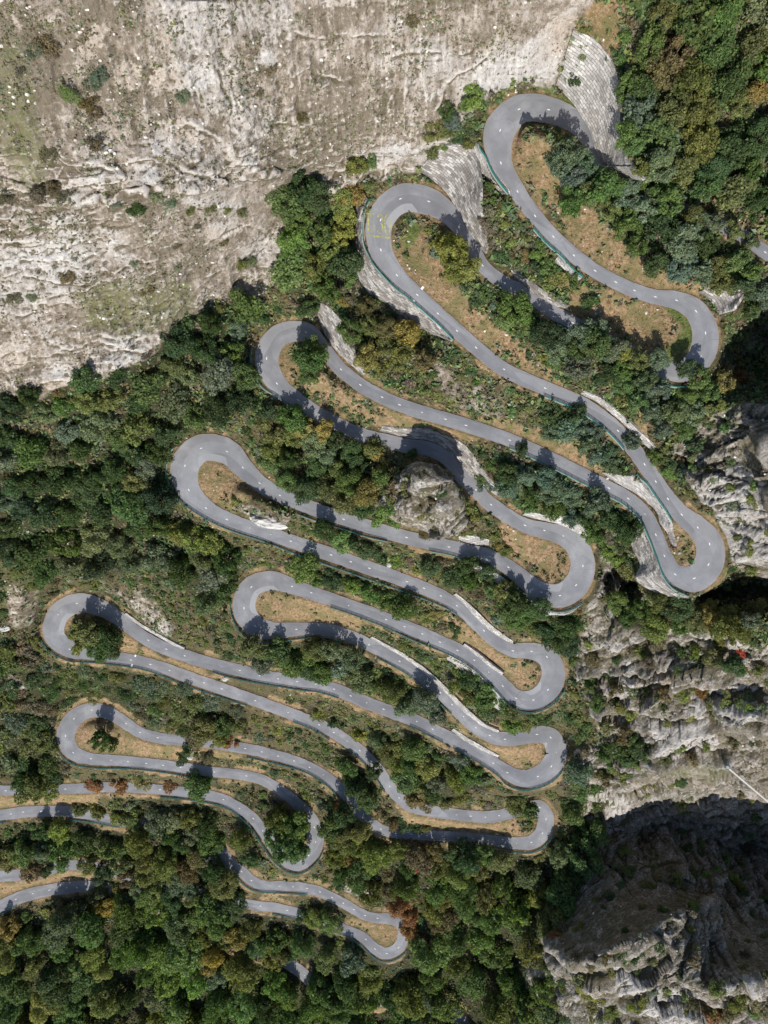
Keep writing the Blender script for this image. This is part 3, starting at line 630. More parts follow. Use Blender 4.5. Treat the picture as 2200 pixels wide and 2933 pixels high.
def ground_mat():
    t = NT('hillside_ground', .95, .1); v = t.tex('Object')
    at = t.new('ShaderNodeAttribute'); at.attribute_name = 'cover'
    sep = t.new('ShaderNodeSeparateColor'); t.L(at.outputs['Color'], sep.inputs[0])
    rock, forest, green, straw = sep.outputs[0], sep.outputs[1], sep.outputs[2], at.outputs['Alpha']
    at2 = t.new('ShaderNodeAttribute'); at2.attribute_name = 'grey_rock'
    nb = t.noise(v, .035, 6, .6); nm = t.noise(v, .16, 8, .65); nf = t.noise(v, .9, 8, .7); nx = t.noise(v, 3.2, 4, .7)
    vs = t.scalev(t.scalev(v, (1, 1, 1), (math.radians(-55), 0, 0)), (1, .22, 1)); ns = t.noise(vs, .55, 8, .74)
    at3 = t.new('ShaderNodeAttribute'); at3.attribute_name = 'white_rock'; wht = at3.outputs['Fac']
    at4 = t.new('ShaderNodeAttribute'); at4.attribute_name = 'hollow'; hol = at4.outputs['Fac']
    # pale cliff: white to pinkish tan limestone with brown growth in its pits
    c1 = t.ramp(nm, [(.33, (.13, .10, .075)), (.45, (.23, .185, .145)), (.55, (.325, .275, .225)), (.68, (.47, .425, .37))])
    c2 = t.ramp(ns, [(.37, (.055, .042, .03)), (.46, (.195, .155, .12)), (.55, (.355, .30, .25)), (.68, (.58, .54, .49))])
    rk = t.mix(.5, c1, c2)
    wm = t.ramp(t.math('ADD', wht, t.math('MULTIPLY', t.math('SUBTRACT', t.math('ADD', t.math('MULTIPLY', nm, .55), t.math('MULTIPLY', nf, .45)), .5), 3.6)), [(.38, 0.0), (.66, 1.0)])
    pale = t.math('MAXIMUM', t.math('MULTIPLY', t.ramp(nb, [(.52, 0.0), (.64, .5)]), 1.0), t.math('MULTIPLY', wm, .62))
    wr_ = t.mix(t.ramp(nb, [(.42, 0.0), (.56, 1.0)]), t.ramp(nf, [(.33, (.29, .235, .185)), (.6, (.50, .425, .355))]), t.ramp(nf, [(.33, (.30, .285, .27)), (.58, (.60, .59, .57))]))
    rk = t.mix(pale, rk, wr_)
    tuft = t.ramp(t.math('ADD', t.math('ADD', t.math('MULTIPLY', nf, .55), t.math('MULTIPLY', nm, .35)), t.math('ADD', t.math('MULTIPLY', nb, .55), t.math('MULTIPLY', wm, .10))), [(.67, 1.0), (.745, 0.0)])
    brown = t.mix(nx, (.085, .07, .05), (.22, .18, .13))
    rk = t.mix(t.math('MULTIPLY', tuft, .85), rk, brown)
    dots = t.ramp(t.noise(t.scalev(v, (1, 1, .5)), 2.3, 5, .75), [(.36, 1.0), (.43, 0.0)])
    rk = t.mix(t.math('MULTIPLY', dots, .75), rk, (.06, .05, .038))
    # crevice shade painted into hollows in plant and dirt browns, edges paled for relief
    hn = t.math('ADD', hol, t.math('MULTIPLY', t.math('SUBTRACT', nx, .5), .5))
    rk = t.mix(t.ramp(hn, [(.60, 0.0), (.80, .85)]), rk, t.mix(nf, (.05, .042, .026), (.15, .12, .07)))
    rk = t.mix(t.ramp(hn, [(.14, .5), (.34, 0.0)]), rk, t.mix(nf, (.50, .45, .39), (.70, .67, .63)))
    chips = t.ramp(t.noise(t.scalev(v, (1, 1, .6)), 1.7, 6, .8), [(.60, 0.0), (.66, 1.0)])
    rk = t.mix(t.math('MULTIPLY', chips, .55), rk, (.62, .585, .54))
    # grey banded limestone on the right
    sv = t.scalev(t.scalev(v, (1, 1, 1), (0, 0, math.radians(-42))), (.28, 1.1, .8)); sn = t.noise(sv, .85, 9, .74, .3)
    g1 = t.ramp(sn, [(.34, (.05, .046, .04)), (.44, (.16, .145, .125)), (.53, (.30, .275, .245)), (.66, (.58, .56, .53))])
    g1 = t.mix(t.ramp(nb, [(.40, 0.0), (.60, .55)]), g1, t.mix(nf, (.27, .205, .15), (.54, .435, .34)))
    g1 = t.mix(t.math('MULTIPLY', wm, .6), g1, t.ramp(sn, [(.38, (.20, .19, .175)), (.5, (.52, .49, .45)), (.62, (.70, .69, .66))]))
    veg = t.ramp(t.math('ADD', t.math('ADD', t.math('MULTIPLY', nm, .55), t.math('MULTIPLY', nf, .45)), t.math('MULTIPLY', wm, .10)), [(.485, 1.0), (.555, 0.0)])
    g1 = t.mix(t.ramp(t.noise(sv, 2.6, 5, .7), [(.36, .85), (.44, 0.0)]), g1, (.04, .036, .03))
    g1 = t.mix(t.ramp(t.noise(sv, 1.9, 5, .75), [(.58, 0.0), (.65, .7)]), g1, (.66, .63, .585))
    g1 = t.mix(t.ramp(hn, [(.64, 0.0), (.84, .85)]), g1, t.mix(nf, (.03, .028, .02), (.10, .088, .05)))  # crevice shade painted dark into the grey rock's hollows
    g1 = t.mix(t.ramp(hn, [(.14, .45), (.32, 0.0)]), g1, t.mix(nf, (.36, .31, .26), (.62, .59, .55)))  # protruding edges painted pale to bring out the relief
    g1 = t.mix(t.math('MULTIPLY', veg, .62), g1, t.mix(nx, (.045, .045, .018), (.14, .115, .055)))
    rk = t.mix(at2.outputs['Fac'], rk, g1)
    # scrub: olive and brown between the trees
    sc = t.ramp(nf, [(.30, (.028, .028, .014)), (.48, (.075, .064, .034)), (.62, (.14, .11, .06)), (.78, (.30, .24, .16))])
    sc = t.mix(t.ramp(nm, [(.46, 0.0), (.66, .6)]), sc, t.ramp(nx, [(.3, (.04, .05, .018)), (.7, (.12, .115, .045))]))
    fo = t.ramp(nf, [(.3, (.018, .018, .010)), (.55, (.05, .048, .024)), (.75, (.11, .09, .05))])
    gr = t.ramp(nf, [(.3, (.04, .055, .015)), (.5, (.10, .125, .035)), (.7, (.20, .20, .075))])
    so = t.ramp(nf, [(.28, (.09, .06, .032)), (.44, (.215, .138, .075)), (.60, (.36, .245, .148)), (.78, (.52, .41, .30))])
    so = t.mix(t.ramp(nm, [(.38, 0.0), (.56, .9)]), t.mix(nx, (.075, .075, .03), (.23, .19, .085)), so)
    stone = t.ramp(t.noise(v, 1.5, 3, .8), [(.70, 0.0), (.74, 1.0)])
    def w(a, n, lo, hi): return t.ramp(t.math('ADD', a, t.math('MULTIPLY', t.math('SUBTRACT', n, .5), .9)), [(lo, 0.0), (hi, 1.0)])
    c = t.mix(w(forest, nm, .35, .65), sc, fo)
    c = t.mix(w(straw, nm, .30, .55), c, so)
    c = t.mix(w(green, nm, .35, .65), c, gr)
    c = t.mix(t.math('MULTIPLY', stone, t.math('SUBTRACT', 1.0, t.math('MULTIPLY', forest, .9))), c, (.55, .51, .45))
    c = t.mix(t.math('MULTIPLY', t.math('MULTIPLY', green, rock), t.ramp(nm, [(.40, .0), (.55, .75)])), c, (.12, .12, .05))
    c = t.mix(t.math('MULTIPLY', w(rock, nm, .38, .62), t.math('SUBTRACT', 1.0, t.math('MULTIPLY', t.ramp(nf, [(.44, 0.0), (.56, .8)]), green))), c, rk)
    hgt = t.math('ADD', t.math('MULTIPLY', nm, 1.0), t.math('ADD', t.math('MULTIPLY', nf, .45), t.math('MULTIPLY', nx, .12)))
    hgt = t.math('ADD', hgt, t.math('MULTIPLY', t.math('MULTIPLY', sn, at2.outputs['Fac']), 1.2))
    return t.done(c, t.bump(hgt, .8, 1.6))

def asphalt_mat():
    t = NT('worn_asphalt', .88, .25); v = t.tex('Object'); uv = t.tex('UV')
    sx = t.new('ShaderNodeSeparateXYZ'); t.L(uv, sx.inputs[0])
    n1 = t.noise(v, .11, 6, .6); n2 = t.noise(v, 7.0, 5, .75); n3 = t.noise(t.scalev(uv, (.9, .05, 1)), 2.2, 5, .6)
    c = t.ramp(n1, [(.32, (.185, .184, .19)), (.5, (.24, .239, .246)), (.68, (.31, .308, .314))])
    c = t.mix(t.ramp(n3, [(.35, .55), (.6, 0.0)]), c, (.15, .151, .161))
    pc = t.new('ShaderNodeSeparateColor'); t.L(t.vor(t.scalev(uv, (1.6, .035, 1)), 1.0, 'F1', 'Color'), pc.inputs[0])
    c = t.mix(t.ramp(pc.outputs[0], [(.55, 0.0), (.9, .38)]), c, (.135, .136, .146))
    c = t.mix(t.ramp(pc.outputs[1], [(.6, 0.0), (.95, .40)]), c, (.30, .30, .305))
    c = t.mix(t.ramp(n2, [(.3, .4), (.55, 0.0)]), c, (.13, .13, .135))
    c = t.mix(t.ramp(n2, [(.6, 0.0), (.75, .35)]), c, (.36, .36, .36))
    crack = t.ramp(t.vor(t.scalev(v, (1, 1, 1)), .16, 'DISTANCE_TO_EDGE'), [(.0, 1.0), (.010, 0.0)])
    crack = t.math('MULTIPLY', crack, t.ramp(n1, [(.46, 0.0), (.56, .55)]))
    c = t.mix(crack, c, (.09, .09, .095))
    # dust and leaf litter blown against both edges
    e = t.math('ABSOLUTE', t.math('SUBTRACT', sx.outputs[0], .5))
    dirt = t.ramp(t.math('ADD', e, t.math('MULTIPLY', t.math('SUBTRACT', t.noise(v, .7, 6, .7), .5), .16)), [(.465, 0.0), (.50, .85)])
    c = t.mix(dirt, c, t.mix(n2, (.17, .12, .08), (.36, .25, .16)))
    return t.done(c, t.bump(n2, .25, .03))

def stone_mat():
    t = NT('rubble_masonry', .92, .15); uv = t.tex('UV')
    wv = t.new('ShaderNodeVectorMath'); wv.operation = 'ADD'
    nz = t.noise(uv, .9, 3, .5, 0, 'Color'); s2 = t.new('ShaderNodeVectorMath'); s2.operation = 'SCALE'; s2.inputs[3].default_value = .75
    t.L(nz, s2.inputs[0]); t.L(uv, wv.inputs[0]); t.L(s2.outputs[0], wv.inputs[1])
    def course(w_, h_, k):
        b = t.new('ShaderNodeTexBrick'); b.offset = .5; b.squash = 1.0
        for a_, v_ in (('Scale', 1.0), ('Mortar Size', .045), ('Mortar Smooth', .4), ('Bias', 0.0), ('Brick Width', w_), ('Row Height', h_)): b.inputs[a_].default_value = v_
        b.inputs['Color1'].default_value = (0, 0, 0, 1); b.inputs['Color2'].default_value = (1, 1, 1, 1); b.inputs['Mortar'].default_value = (.5, .5, .5, 1)
        t.L(t.scalev(wv.outputs[0], (1, 1, 1), (0, 0, k)), b.inputs['Vector']); return b
    b1 = course(1.9, .80, .0); ed = b1.outputs['Fac']
    sp = t.new('ShaderNodeSeparateColor'); t.L(b1.outputs['Color'], sp.inputs[0])
    at = t.new('ShaderNodeAttribute'); at.attribute_name = 'tone'
    vv = t.noise(t.scalev(wv.outputs[0], (.9, 2.0, 1)), 1.0, 3, .6)
    c = t.ramp(t.math('ADD', t.math('MULTIPLY', sp.outputs[0], .55), t.math('MULTIPLY', vv, .5)), [(.18, (.085, .076, .068)), (.40, (.20, .18, .165)), (.60, (.36, .335, .31)), (.85, (.56, .53, .49))])
    n = t.noise(uv, 3.5, 5, .7); c = t.mix(t.ramp(n, [(.35, .5), (.6, 0.0)]), c, (.14, .125, .105))
    moss = t.ramp(t.noise(uv, .16, 6, .65), [(.50, 0.0), (.66, .55)])
    c = t.mix(moss, c, (.13, .105, .085))
    c = t.mix(t.math('MULTIPLY', at.outputs['Fac'], .8), c, (.70, .675, .63))
    c = t.mix(t.math('MULTIPLY', ed, .8), c, (.08, .07, .06))
    h = t.math('ADD', t.math('MULTIPLY', sp.outputs[0], .5), t.math('SUBTRACT', 1.0, ed))
    return t.done(c, t.bump(h, .9, .35))

def leaf_mat(name, transl=.42, attr=False):
    t = NT(name, .75, .12)
    oi = t.new('ShaderNodeObjectInfo'); at = t.new('ShaderNodeAttribute'); at.attribute_name = 'shade'
    sp = t.new('ShaderNodeSeparateColor'); t.L(at.outputs['Color'], sp.inputs[0])
    mul = t.ramp(sp.outputs[0], [(0.0, (.55, .57, .60)), (.5, (1.12, 1.12, 1.15)), (1.0, (1.95, 1.80, 1.50))])
    tint = t.new('ShaderNodeAttribute'); tint.attribute_name = 'tint'
    c = t.mix(1.0, tint.outputs['Color'] if attr else oi.outputs['Color'], mul, 'MULTIPLY')
    c = t.mix(t.ramp(sp.outputs[1], [(.90, 0.0), (.97, .45)]), c, (.23, .15, .05))
    t.done(c)
    tr = t.new('ShaderNodeBsdfTranslucent'); t.L(t.mix(1.0, c, (1.3, 1.35, .7), 'MULTIPLY'), tr.inputs[0])
    mx = t.new('ShaderNodeMixShader'); mx.inputs[0].default_value = transl
    t.L(t.b.outputs[0], mx.inputs[1]); t.L(tr.outputs[0], mx.inputs[2])
    t.L(mx.outputs[0], t.n['Material Output'].inputs[0])
    return t.m
def tuft_mat():
    t = NT('grass_and_herbs', .85, .1); at = t.new('ShaderNodeAttribute'); at.attribute_name = 'tint'
    return t.done(at.outputs['Color'])
def paint_mat(name, c, lo, hi, scale=1.6):
    t = NT(name, .7, .3); n = t.noise(t.tex(), scale, 6, .75)
    t.done(c)
    tr = t.new('ShaderNodeBsdfTransparent'); mx = t.new('ShaderNodeMixShader')
    t.L(t.ramp(n, [(lo, 0.0), (hi, 1.0)]), mx.inputs[0]); t.L(tr.outputs[0], mx.inputs[1]); t.L(t.b.outputs[0], mx.inputs[2])
    t.L(mx.outputs[0], t.n['Material Output'].inputs[0]); return t.m
def rock_mat(name, a, b):
    t = NT(name, .93, .12); v = t.tex('Object'); n = t.noise(v, .9, 8, .7); n2 = t.noise(v, 3.5, 5, .7)
    c = t.ramp(n, [(.34, a), (.62, b)]); c = t.mix(t.ramp(n2, [(.34, .7), (.45, 0.0)]), c, (.08, .07, .055))
    return t.done(c, t.bump(n, .8, .5))

M = dict(leaf_mass=leaf_mat('leaf_mass', .35, True), ground=ground_mat(), asphalt=asphalt_mat(), stone=stone_mat(), leaf=leaf_mat('broad_leaves'), needle=leaf_mat('dense_needles', .12),
         bark=flat_mat('bark', (.11, .085, .062), .95), tuft=tuft_mat(),
         white_paint=paint_mat('white_road_paint', (.66, .66, .65), .18, .30), yellow_paint=paint_mat('faded_yellow_paint', (.50, .49, .10), .42, .66, 1.1),
         yellow_fresh=paint_mat('yellow_paint', (.44, .42, .12), .38, .60, 1.1),
         patch=None, rail=flat_mat('green_painted_steel', (.03, .155, .13), .45, .2), kerb=flat_mat('pale_coping', (.27, .325, .305), .9),
         white=flat_mat('white_enamel', (.80, .80, .79), .4, 0, .03), black=flat_mat('black_plastic', (.012, .012, .014), .35), rubber=flat_mat('tyre_rubber', (.02, .02, .02), .8),
         steel=flat_mat('brushed_steel', (.45, .45, .46), .35, .8), yellow=flat_mat('yellow_edge', (.62, .45, .05), .5),
         rubble=rock_mat('loose_limestone', (.40, .36, .31), (.74, .71, .66)), boulder=rock_mat('white_boulder', (.25, .235, .215), (.55, .535, .50)),
         timber=flat_mat('bleached_planks', (.50, .48, .45), .8), red=flat_mat('red_lamp_plastic', (.4, .02, .02), .4))

# ------------------------------------------------------------------ the ground itself
cover = np.stack([w_rock, w_for, w_grn, w_str], -1).reshape(-1, 4)
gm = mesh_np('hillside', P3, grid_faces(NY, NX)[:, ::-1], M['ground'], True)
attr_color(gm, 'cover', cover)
a = gm.attributes.new('white_rock', 'FLOAT', 'POINT'); a.data.foreach_set('value', w_wht.ravel().astype(np.float32))
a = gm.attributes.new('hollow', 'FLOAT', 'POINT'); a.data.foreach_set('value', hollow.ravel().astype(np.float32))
a = gm.attributes.new('grey_rock', 'FLOAT', 'POINT'); a.data.foreach_set('value', right_zone.astype(np.float32))
tag(link(bpy.data.objects.new('hillside', gm)), kind='structure')

# ------------------------------------------------------------------ the road and what is painted on it
rp = np.c_[path, rD]
e1 = fbm(np.c_[path[:, :2], np.zeros(len(path))].astype(np.float32), 1 / 14, 3); e2 = fbm(np.c_[path[:, :2] + 999, np.zeros(len(path))].astype(np.float32), 1 / 14, 3)
K = 9; us = np.linspace(-1, 1, K)
off = us[None, :] * hw[:, None]
off[:, 0] -= 1.6 * e1; off[:, -1] += 1.6 * e2
rx = path[:, None, 0] + nor[:, None, 0] * off; ry = path[:, None, 1] + nor[:, None, 1] * off
RP = W(rx.ravel(), ry.ravel(), np.repeat(rD - .03, K))
RP[:, 2] += np.tile(.05 * (1 - us ** 2), len(path))
rf = grid_faces(len(path), K)
rm = mesh_np('road', RP, rf, M['asphalt'], True)
if rm.polygons[len(rm.polygons) // 2].normal.z < 0:
    rm = mesh_np('road', RP, rf[:, ::-1], M['asphalt'], True)
alen = np.r_[0, np.cumsum(np.hypot(*np.diff(path[:, :2], axis=0).T) * rD[1:] / F)]
uvl = rm.uv_layers.new(name='UVMap')
li = np.empty(len(rm.loops), np.int32); rm.loops.foreach_get('vertex_index', li)
uvv = np.stack([np.tile((us + 1) / 2, len(path)), np.repeat(alen, K)], -1)
uvl.data.foreach_set('uv', uvv[li].astype(np.float32).ravel())
road = tag(link(bpy.data.objects.new('road', rm)), kind='structure')

def on_road(x, y, lift=.05):
    i, d = near_road(x, y)
    return Vector(W(np.array(x), np.array(y), np.array(d - .03))) + Vector((0, 0, .05 + lift)), i
def ribbon(P, width, lift):
    """flat painted stroke along survey points"""
    P = [on_road(*p[:2], lift)[0] for p in P]; v = []; f = []
    for i, p in enumerate(P):
        t = (P[min(i + 1, len(P) - 1)] - P[max(i - 1, 0)]); t.z = 0; t.normalize(); s = Vector((-t.y, t.x, 0)) * width / 2
        v += [p - s, p + s]
        if i: f.append((2 * i - 2, 2 * i, 2 * i + 1, 2 * i - 1))
    return v, f
dashes = []
for p in ROAD:
    if p[3] or not (-40 < p[0] < 2240 and -40 < p[1] < 2980): continue
    c, i = on_road(p[0], p[1], .012)
    t = Vector((tan[i, 0], -tan[i, 1], 0)).normalized(); s = Vector((-t.y, t.x, 0)); k = random.uniform(.9, 1.1)
    sh = [(-.54, 0), (-.30, .15), (.26, .16), (.54, .0), (.30, -.15), (-.26, -.16)]
    dz = (RP[min(i + 2, len(path) - 1) * K + 4, 2] - RP[max(i - 2, 0) * K + 4, 2]) / max(.1, np.hypot(*(RP[min(i + 2, len(path) - 1) * K + 4, :2] - RP[max(i - 2, 0) * K + 4, :2])))
    dashes.append((rD[i], [c + t * a * k * (rD[i] / 225) ** .35 + s * b * (rD[i] / 225) ** .35 + Vector((0, 0, a * k * dz)) for a, b in sh]))
dashes.sort(key=lambda q: q[0])
rest = MB()
for n, (d, v) in enumerate(dashes):
    if n < 98:
        b = MB(); b.add(v, [(0, 1, 2, 3, 4, 5)] if False else [(5, 4, 3, 2, 1, 0)]); b.build('centre_dash', M['white_paint'], road)
    else: rest.add(v, [(5, 4, 3, 2, 1, 0)])
tag(rest.build('centre_dash', M['white_paint'], road), kind='stuff')

# 1530 painted across the road, upside to the valley
def glyph(strokes, x, y, w, h, width, mat):
    b = MB()
    for s in strokes:
        v, f = ribbon([(x + px * w, y + py * h) for px, py in s], width, .02); b.add(v, f)
    return b.build('painted_numeral', mat, road)
arc = lambda cx, cy, rx, ry, a0, a1, n=14: [(cx + rx * math.cos(math.radians(a0 + (a1 - a0) * k / n)), cy + ry * math.sin(math.radians(a0 + (a1 - a0) * k / n))) for k in range(n + 1)]
glyph([[(.62, .02), (.62, 1)], [(.62, .03), (.1, .06)]], 1048, 609, 11, 54, .42, M['yellow_fresh'])
glyph([[(.95, .02), (.12, .02), (.12, .42)], arc(.42, .68, .48, .30, -110, 140)], 1060, 612, 13, 54, .34, M['yellow_paint'])
glyph([arc(.45, .25, .48, .24, -160, 80), arc(.45, .74, .5, .26, -80, 165)], 1082, 614, 15, 55, .40, M['yellow_paint'])
glyph([arc(.5, .5, .46, .5, 0, 360, 26)], 1101, 615, 17, 56, .42, M['yellow_paint'])
b = MB(); v, f = ribbon([(1048, 673), (1070, 676), (1093, 679), (1116, 681)], .55, .02); b.add(v, f); b.build('painted_bar', M['yellow_fresh'], road)
for (x, y), (x2, y2) in (((1207, 829), (1213, 821)), ((1181, 868), (1187, 860)), ((387, 1881), (389, 1875)), ((377, 1909), (379, 1902))):
    b = MB(); v, f = ribbon([(x, y), (x2, y2)], .75, .02); b.add(v, f); b.build('painted_block', M['white'], road)

# lighter repair bands on the inside of several bends
pm = NT('repaired_asphalt', .9, .2); pn = pm.noise(pm.tex(), 5.0, 5, .7); pm = pm.done(pm.ramp(pn, [(.3, (.23, .23, .235)), (.7, (.33, .33, .335))]))
for (x0, y0), (x1, y1), side, u0, u1 in (((1090, 660), (1200, 590), -1, .40, .97), ((1520, 1640), (1625, 1690), 1, .35, .95), ((560, 1330), (680, 1310), -1, .45, .96), ((720, 1780), (800, 1690), -1, .5, .97),
                                        ((1560, 1960), (1500, 1985), 1, .5, .96), ((170, 1840), (210, 1750), -1, .5, .97), ((1585, 2140), (1560, 2110), 1, .55, .96), ((1470, 2345), (1545, 2312), -1, .15, .95), ((1000, 1655), (900, 1640), 1, .5, .96)):
    i0, i1 = sorted((near_road(x0, y0)[0], near_road(x1, y1)[0]))
    if i1 - i0 > 400 or i1 - i0 < 8: continue
    # which side of the path is the inside of the bend
    mid = (i0 + i1) // 2; turn = np.cross(np.r_[tan[i0], 0], np.r_[tan[i1], 0])[2]; sg = 1 if turn > 0 else -1
    ii = np.arange(i0, i1, 2); v = []; f = []
    for k, i in enumerate(ii):
        fade = min(1, (k + 1) / 5, (len(ii) - k) / 5)
        for u in (u1 - (u1 - u0) * fade, u1):
            o = sg * u * hw[i]; q = path[i, :2] + nor[i] * o
            v.append(Vector(W(np.array(q[0]), np.array(q[1]), np.array(rD[i] - .03))) + Vector((0, 0, .05 * (1 - u * u) + .012)))
        if k: f.append((2 * k - 2, 2 * k, 2 * k + 1, 2 * k - 1))
    b = MB(); b.add(v, f); b.build('repair_patch', pm, road)

# ------------------------------------------------------------------ walls
def wall(g, label):
    x, y, D = g; nu, nv = x.shape
    step = max(1, nu // 160); x, y, D = x[::step], y[::step], D[::step]; nu = x.shape[0]
    P = W(x, y, D - .12)                                        # stands proud of the bank behind it
    nn = np.cross(np.gradient(P, axis=0), np.gradient(P, axis=1)); nn /= np.linalg.norm(nn, axis=2, keepdims=True) + 1e-9
    nn = np.where(nn[..., 2:3] < 0, -nn, nn)
    Q = P.reshape(-1, 3)
    d = (.16 * fbm(Q.astype(np.float32), 1 / 1.1, 3) + .22 * fbm(Q.astype(np.float32) + 31, 1 / 5, 2)).reshape(nu, nv, 1)
    Pf = P + nn * (d + .25); Pb = P - nn * .7
    n = nu * nv; V = np.vstack([Pf.reshape(-1, 3), Pb.reshape(-1, 3)])
    gf = grid_faces(nu, nv); ids = np.arange(n).reshape(nu, nv)
    loop = np.r_[ids[:, 0], ids[-1, 1:], ids[-2::-1, -1], ids[0, -2:0:-1]]
    nx = np.roll(loop, -1); rim = np.stack([loop, nx, nx + n, loop + n], -1)
    if np.cross(P[1, 0] - P[0, 0], P[0, 1] - P[0, 0])[2] > 0: fr, bk = gf[:, ::-1], gf + n
    else: fr, bk = gf, (gf + n)[:, ::-1]
    # grid_faces winds (i,j),(i,j+1),(i+1,j+1),(i+1,j)
    me = mesh_np('retaining_wall', V, np.vstack([fr, bk, rim]), M['stone'], False)
    me.validate(); me.update()
    u = np.r_[0, np.cumsum(np.linalg.norm(np.diff(P[:, nv // 2], axis=0), axis=1))]
    h = np.concatenate([np.zeros((nu, 1)), np.cumsum(np.linalg.norm(np.diff(P, axis=1), axis=2), 1)], 1)
    UV = np.stack([np.repeat(u, nv), h.ravel()], -1); UV = np.vstack([UV, UV + .3])
    l = me.uv_layers.new(name='UVMap'); li = np.empty(len(me.loops), np.int32); me.loops.foreach_get('vertex_index', li)
    l.data.foreach_set('uv', UV[li].astype(np.float32).ravel())
    a = me.attributes.new('tone', 'FLOAT', 'POINT'); a.data.foreach_set('value', np.full(len(V), .32 if ('whit' in label or 'pale' in label or 'bright' in label) else .06, np.float32))
    o = link(bpy.data.objects.new('retaining_wall', me))
    return tag(o, label, 'stone wall', 'stone walls holding up the road')
for g, lab in wall_data:
    if lab: wall(g, lab)
    else: wall(g, "small dark stone wall at the outer tip of the hairpin with the yellow number")

# ------------------------------------------------------------------ railings
pb = MB(); pb.box((0, 0, .55), (.12, .12, 1.1)); pb.box((0, 0, 1.12), (.16, .16, .06)); POST = pb.build('post', M['rail']).data
bpy.data.objects.remove(bpy.data.objects['post'])
def railing(P, label):
    X = W(P[:, 0], P[:, 1], P[:, 2])
    s = np.r_[0, np.cumsum(np.linalg.norm(np.diff(X, axis=0), axis=1))]
    if s[-1] < 2: return
    root = empty('guard_rail', X[len(X) // 2]); base = X[len(X) // 2]
    tag(root, label, 'railing', 'green railings along the outer edge of the road')
    n = max(2, int(round(s[-1] / 2.4)) + 1); n = min(n, 95)
    for t in np.linspace(0, s[-1], n):
        p = np.array([np.interp(t, s, X[:, k]) for k in range(3)])
        j = min(int(np.searchsorted(s, t)), len(X) - 1); j = max(1, j); d = X[j] - X[j - 1]
        o = bpy.data.objects.new('post', POST); o.location = p - base; o.rotation_euler = (0, 0, math.atan2(d[1], d[0])); link(o, root)
    line = resample(np.c_[X, np.zeros(len(X))], 1.2)[:, :3] - base
    for z, r in ((1.08, .075), (.80, .055), (.52, .06), (.25, .06)):
        b = MB(); b.tube([tuple(q + np.array([0, 0, z])) for q in line], r, 5); b.build('rail', M['rail'], root)
    b = MB(); v = []; f = []                                     # low coping under the posts
    for k, q in enumerate(line):
        t = line[min(k + 1, len(line) - 1)] - line[max(k - 1, 0)]; t[2] = 0; t /= np.linalg.norm(t) + 1e-9; sd = np.array([-t[1], t[0], 0]) * .26
        up = np.array([0, 0, .14]); dn = np.array([0, 0, -.25])
        v += [q - sd + dn, q - sd + up, q + sd + up, q + sd + dn]
        if k:
            for m_ in range(3): f.append((4 * k - 4 + m_, 4 * k - 3 + m_, 4 * k + 1 + m_, 4 * k + m_)[::-1])
    e = 4 * (len(line) - 1); f += [(0, 1, 2, 3), (e + 3, e + 2, e + 1, e)]
    b.add(v, f); b.build('coping', M['kerb'], root)
for P, lab in rail_data: railing(P, lab)

# ------------------------------------------------------------------ trees and shrubs
def crown_mesh(name, seed, n_leaf, lobes, lr, size, flat=1.0, cone=False, mat='leaf', open_=0.0):
    r = np.random.default_rng(seed)
    C = []; R = []
    while len(C) < lobes:
        p = r.normal(0, 1, 3); p /= np.linalg.norm(p); p *= r.uniform(.25, .78) ** .7
        if p[2] < -.45: continue
        rad = r.uniform(*lr)
        if cone:
            z = r.uniform(-1, 1); k = (1 - z) / 2; a = r.uniform(0, 6.28); p = np.array([math.cos(a) * k * .55, math.sin(a) * k * .55, z * 1.5]); rad = .16 + .36 * k
        p[:2] *= r.uniform(.85, 1.15)
        C.append(p); R.append(rad)
    C = np.array(C); R = np.array(R)
    tone = r.uniform(-.16, .16, lobes)
    pr = R ** 2 / (R ** 2).sum()
    k = r.choice(lobes, n_leaf * 2, p=pr)
    d = r.normal(0, 1, (n_leaf * 2, 3)); d[:, 2] += .35; d /= np.linalg.norm(d, axis=1)[:, None]
    P = C[k] + d * (R[k] * r.uniform(.80 - open_, 1.08, n_leaf * 2))[:, None]
    inside = (np.linalg.norm(P[:, None] - C[None], axis=2) < R[None] * .80).sum(1) - 0
    keep = inside <= (1 if open_ else 0)
    P, d, k = P[keep][:n_leaf], d[keep][:n_leaf], k[keep][:n_leaf]; n = len(P)
    d = d + r.normal(0, .55, (n, 3)); d /= np.linalg.norm(d, axis=1)[:, None]
    a = np.cross(d, r.normal(0, 1, (n, 3))); a /= np.linalg.norm(a, axis=1)[:, None]; b = np.cross(d, a)
    s = (size * r.uniform(.55, 1.35, n))[:, None]; s2 = s * r.uniform(.45, .9, n)[:, None]
    bend = d * s * r.uniform(-.35, .35, n)[:, None]
    V = np.stack([P - a * s, P - b * s2 + bend, P + a * s, P + b * s2 + bend], 1)
    V[..., 2] *= flat
    me = mesh_np(name, V.reshape(-1, 3), np.arange(4 * n).reshape(n, 4), M[mat], False)
    sh = np.clip(.5 + tone[k] + r.normal(0, .17, n), 0, 1); c = np.stack([sh, r.uniform(0, 1, n), sh, np.ones(n)], -1)
    attr_color(me, 'shade', np.repeat(c, 4, 0)); return me
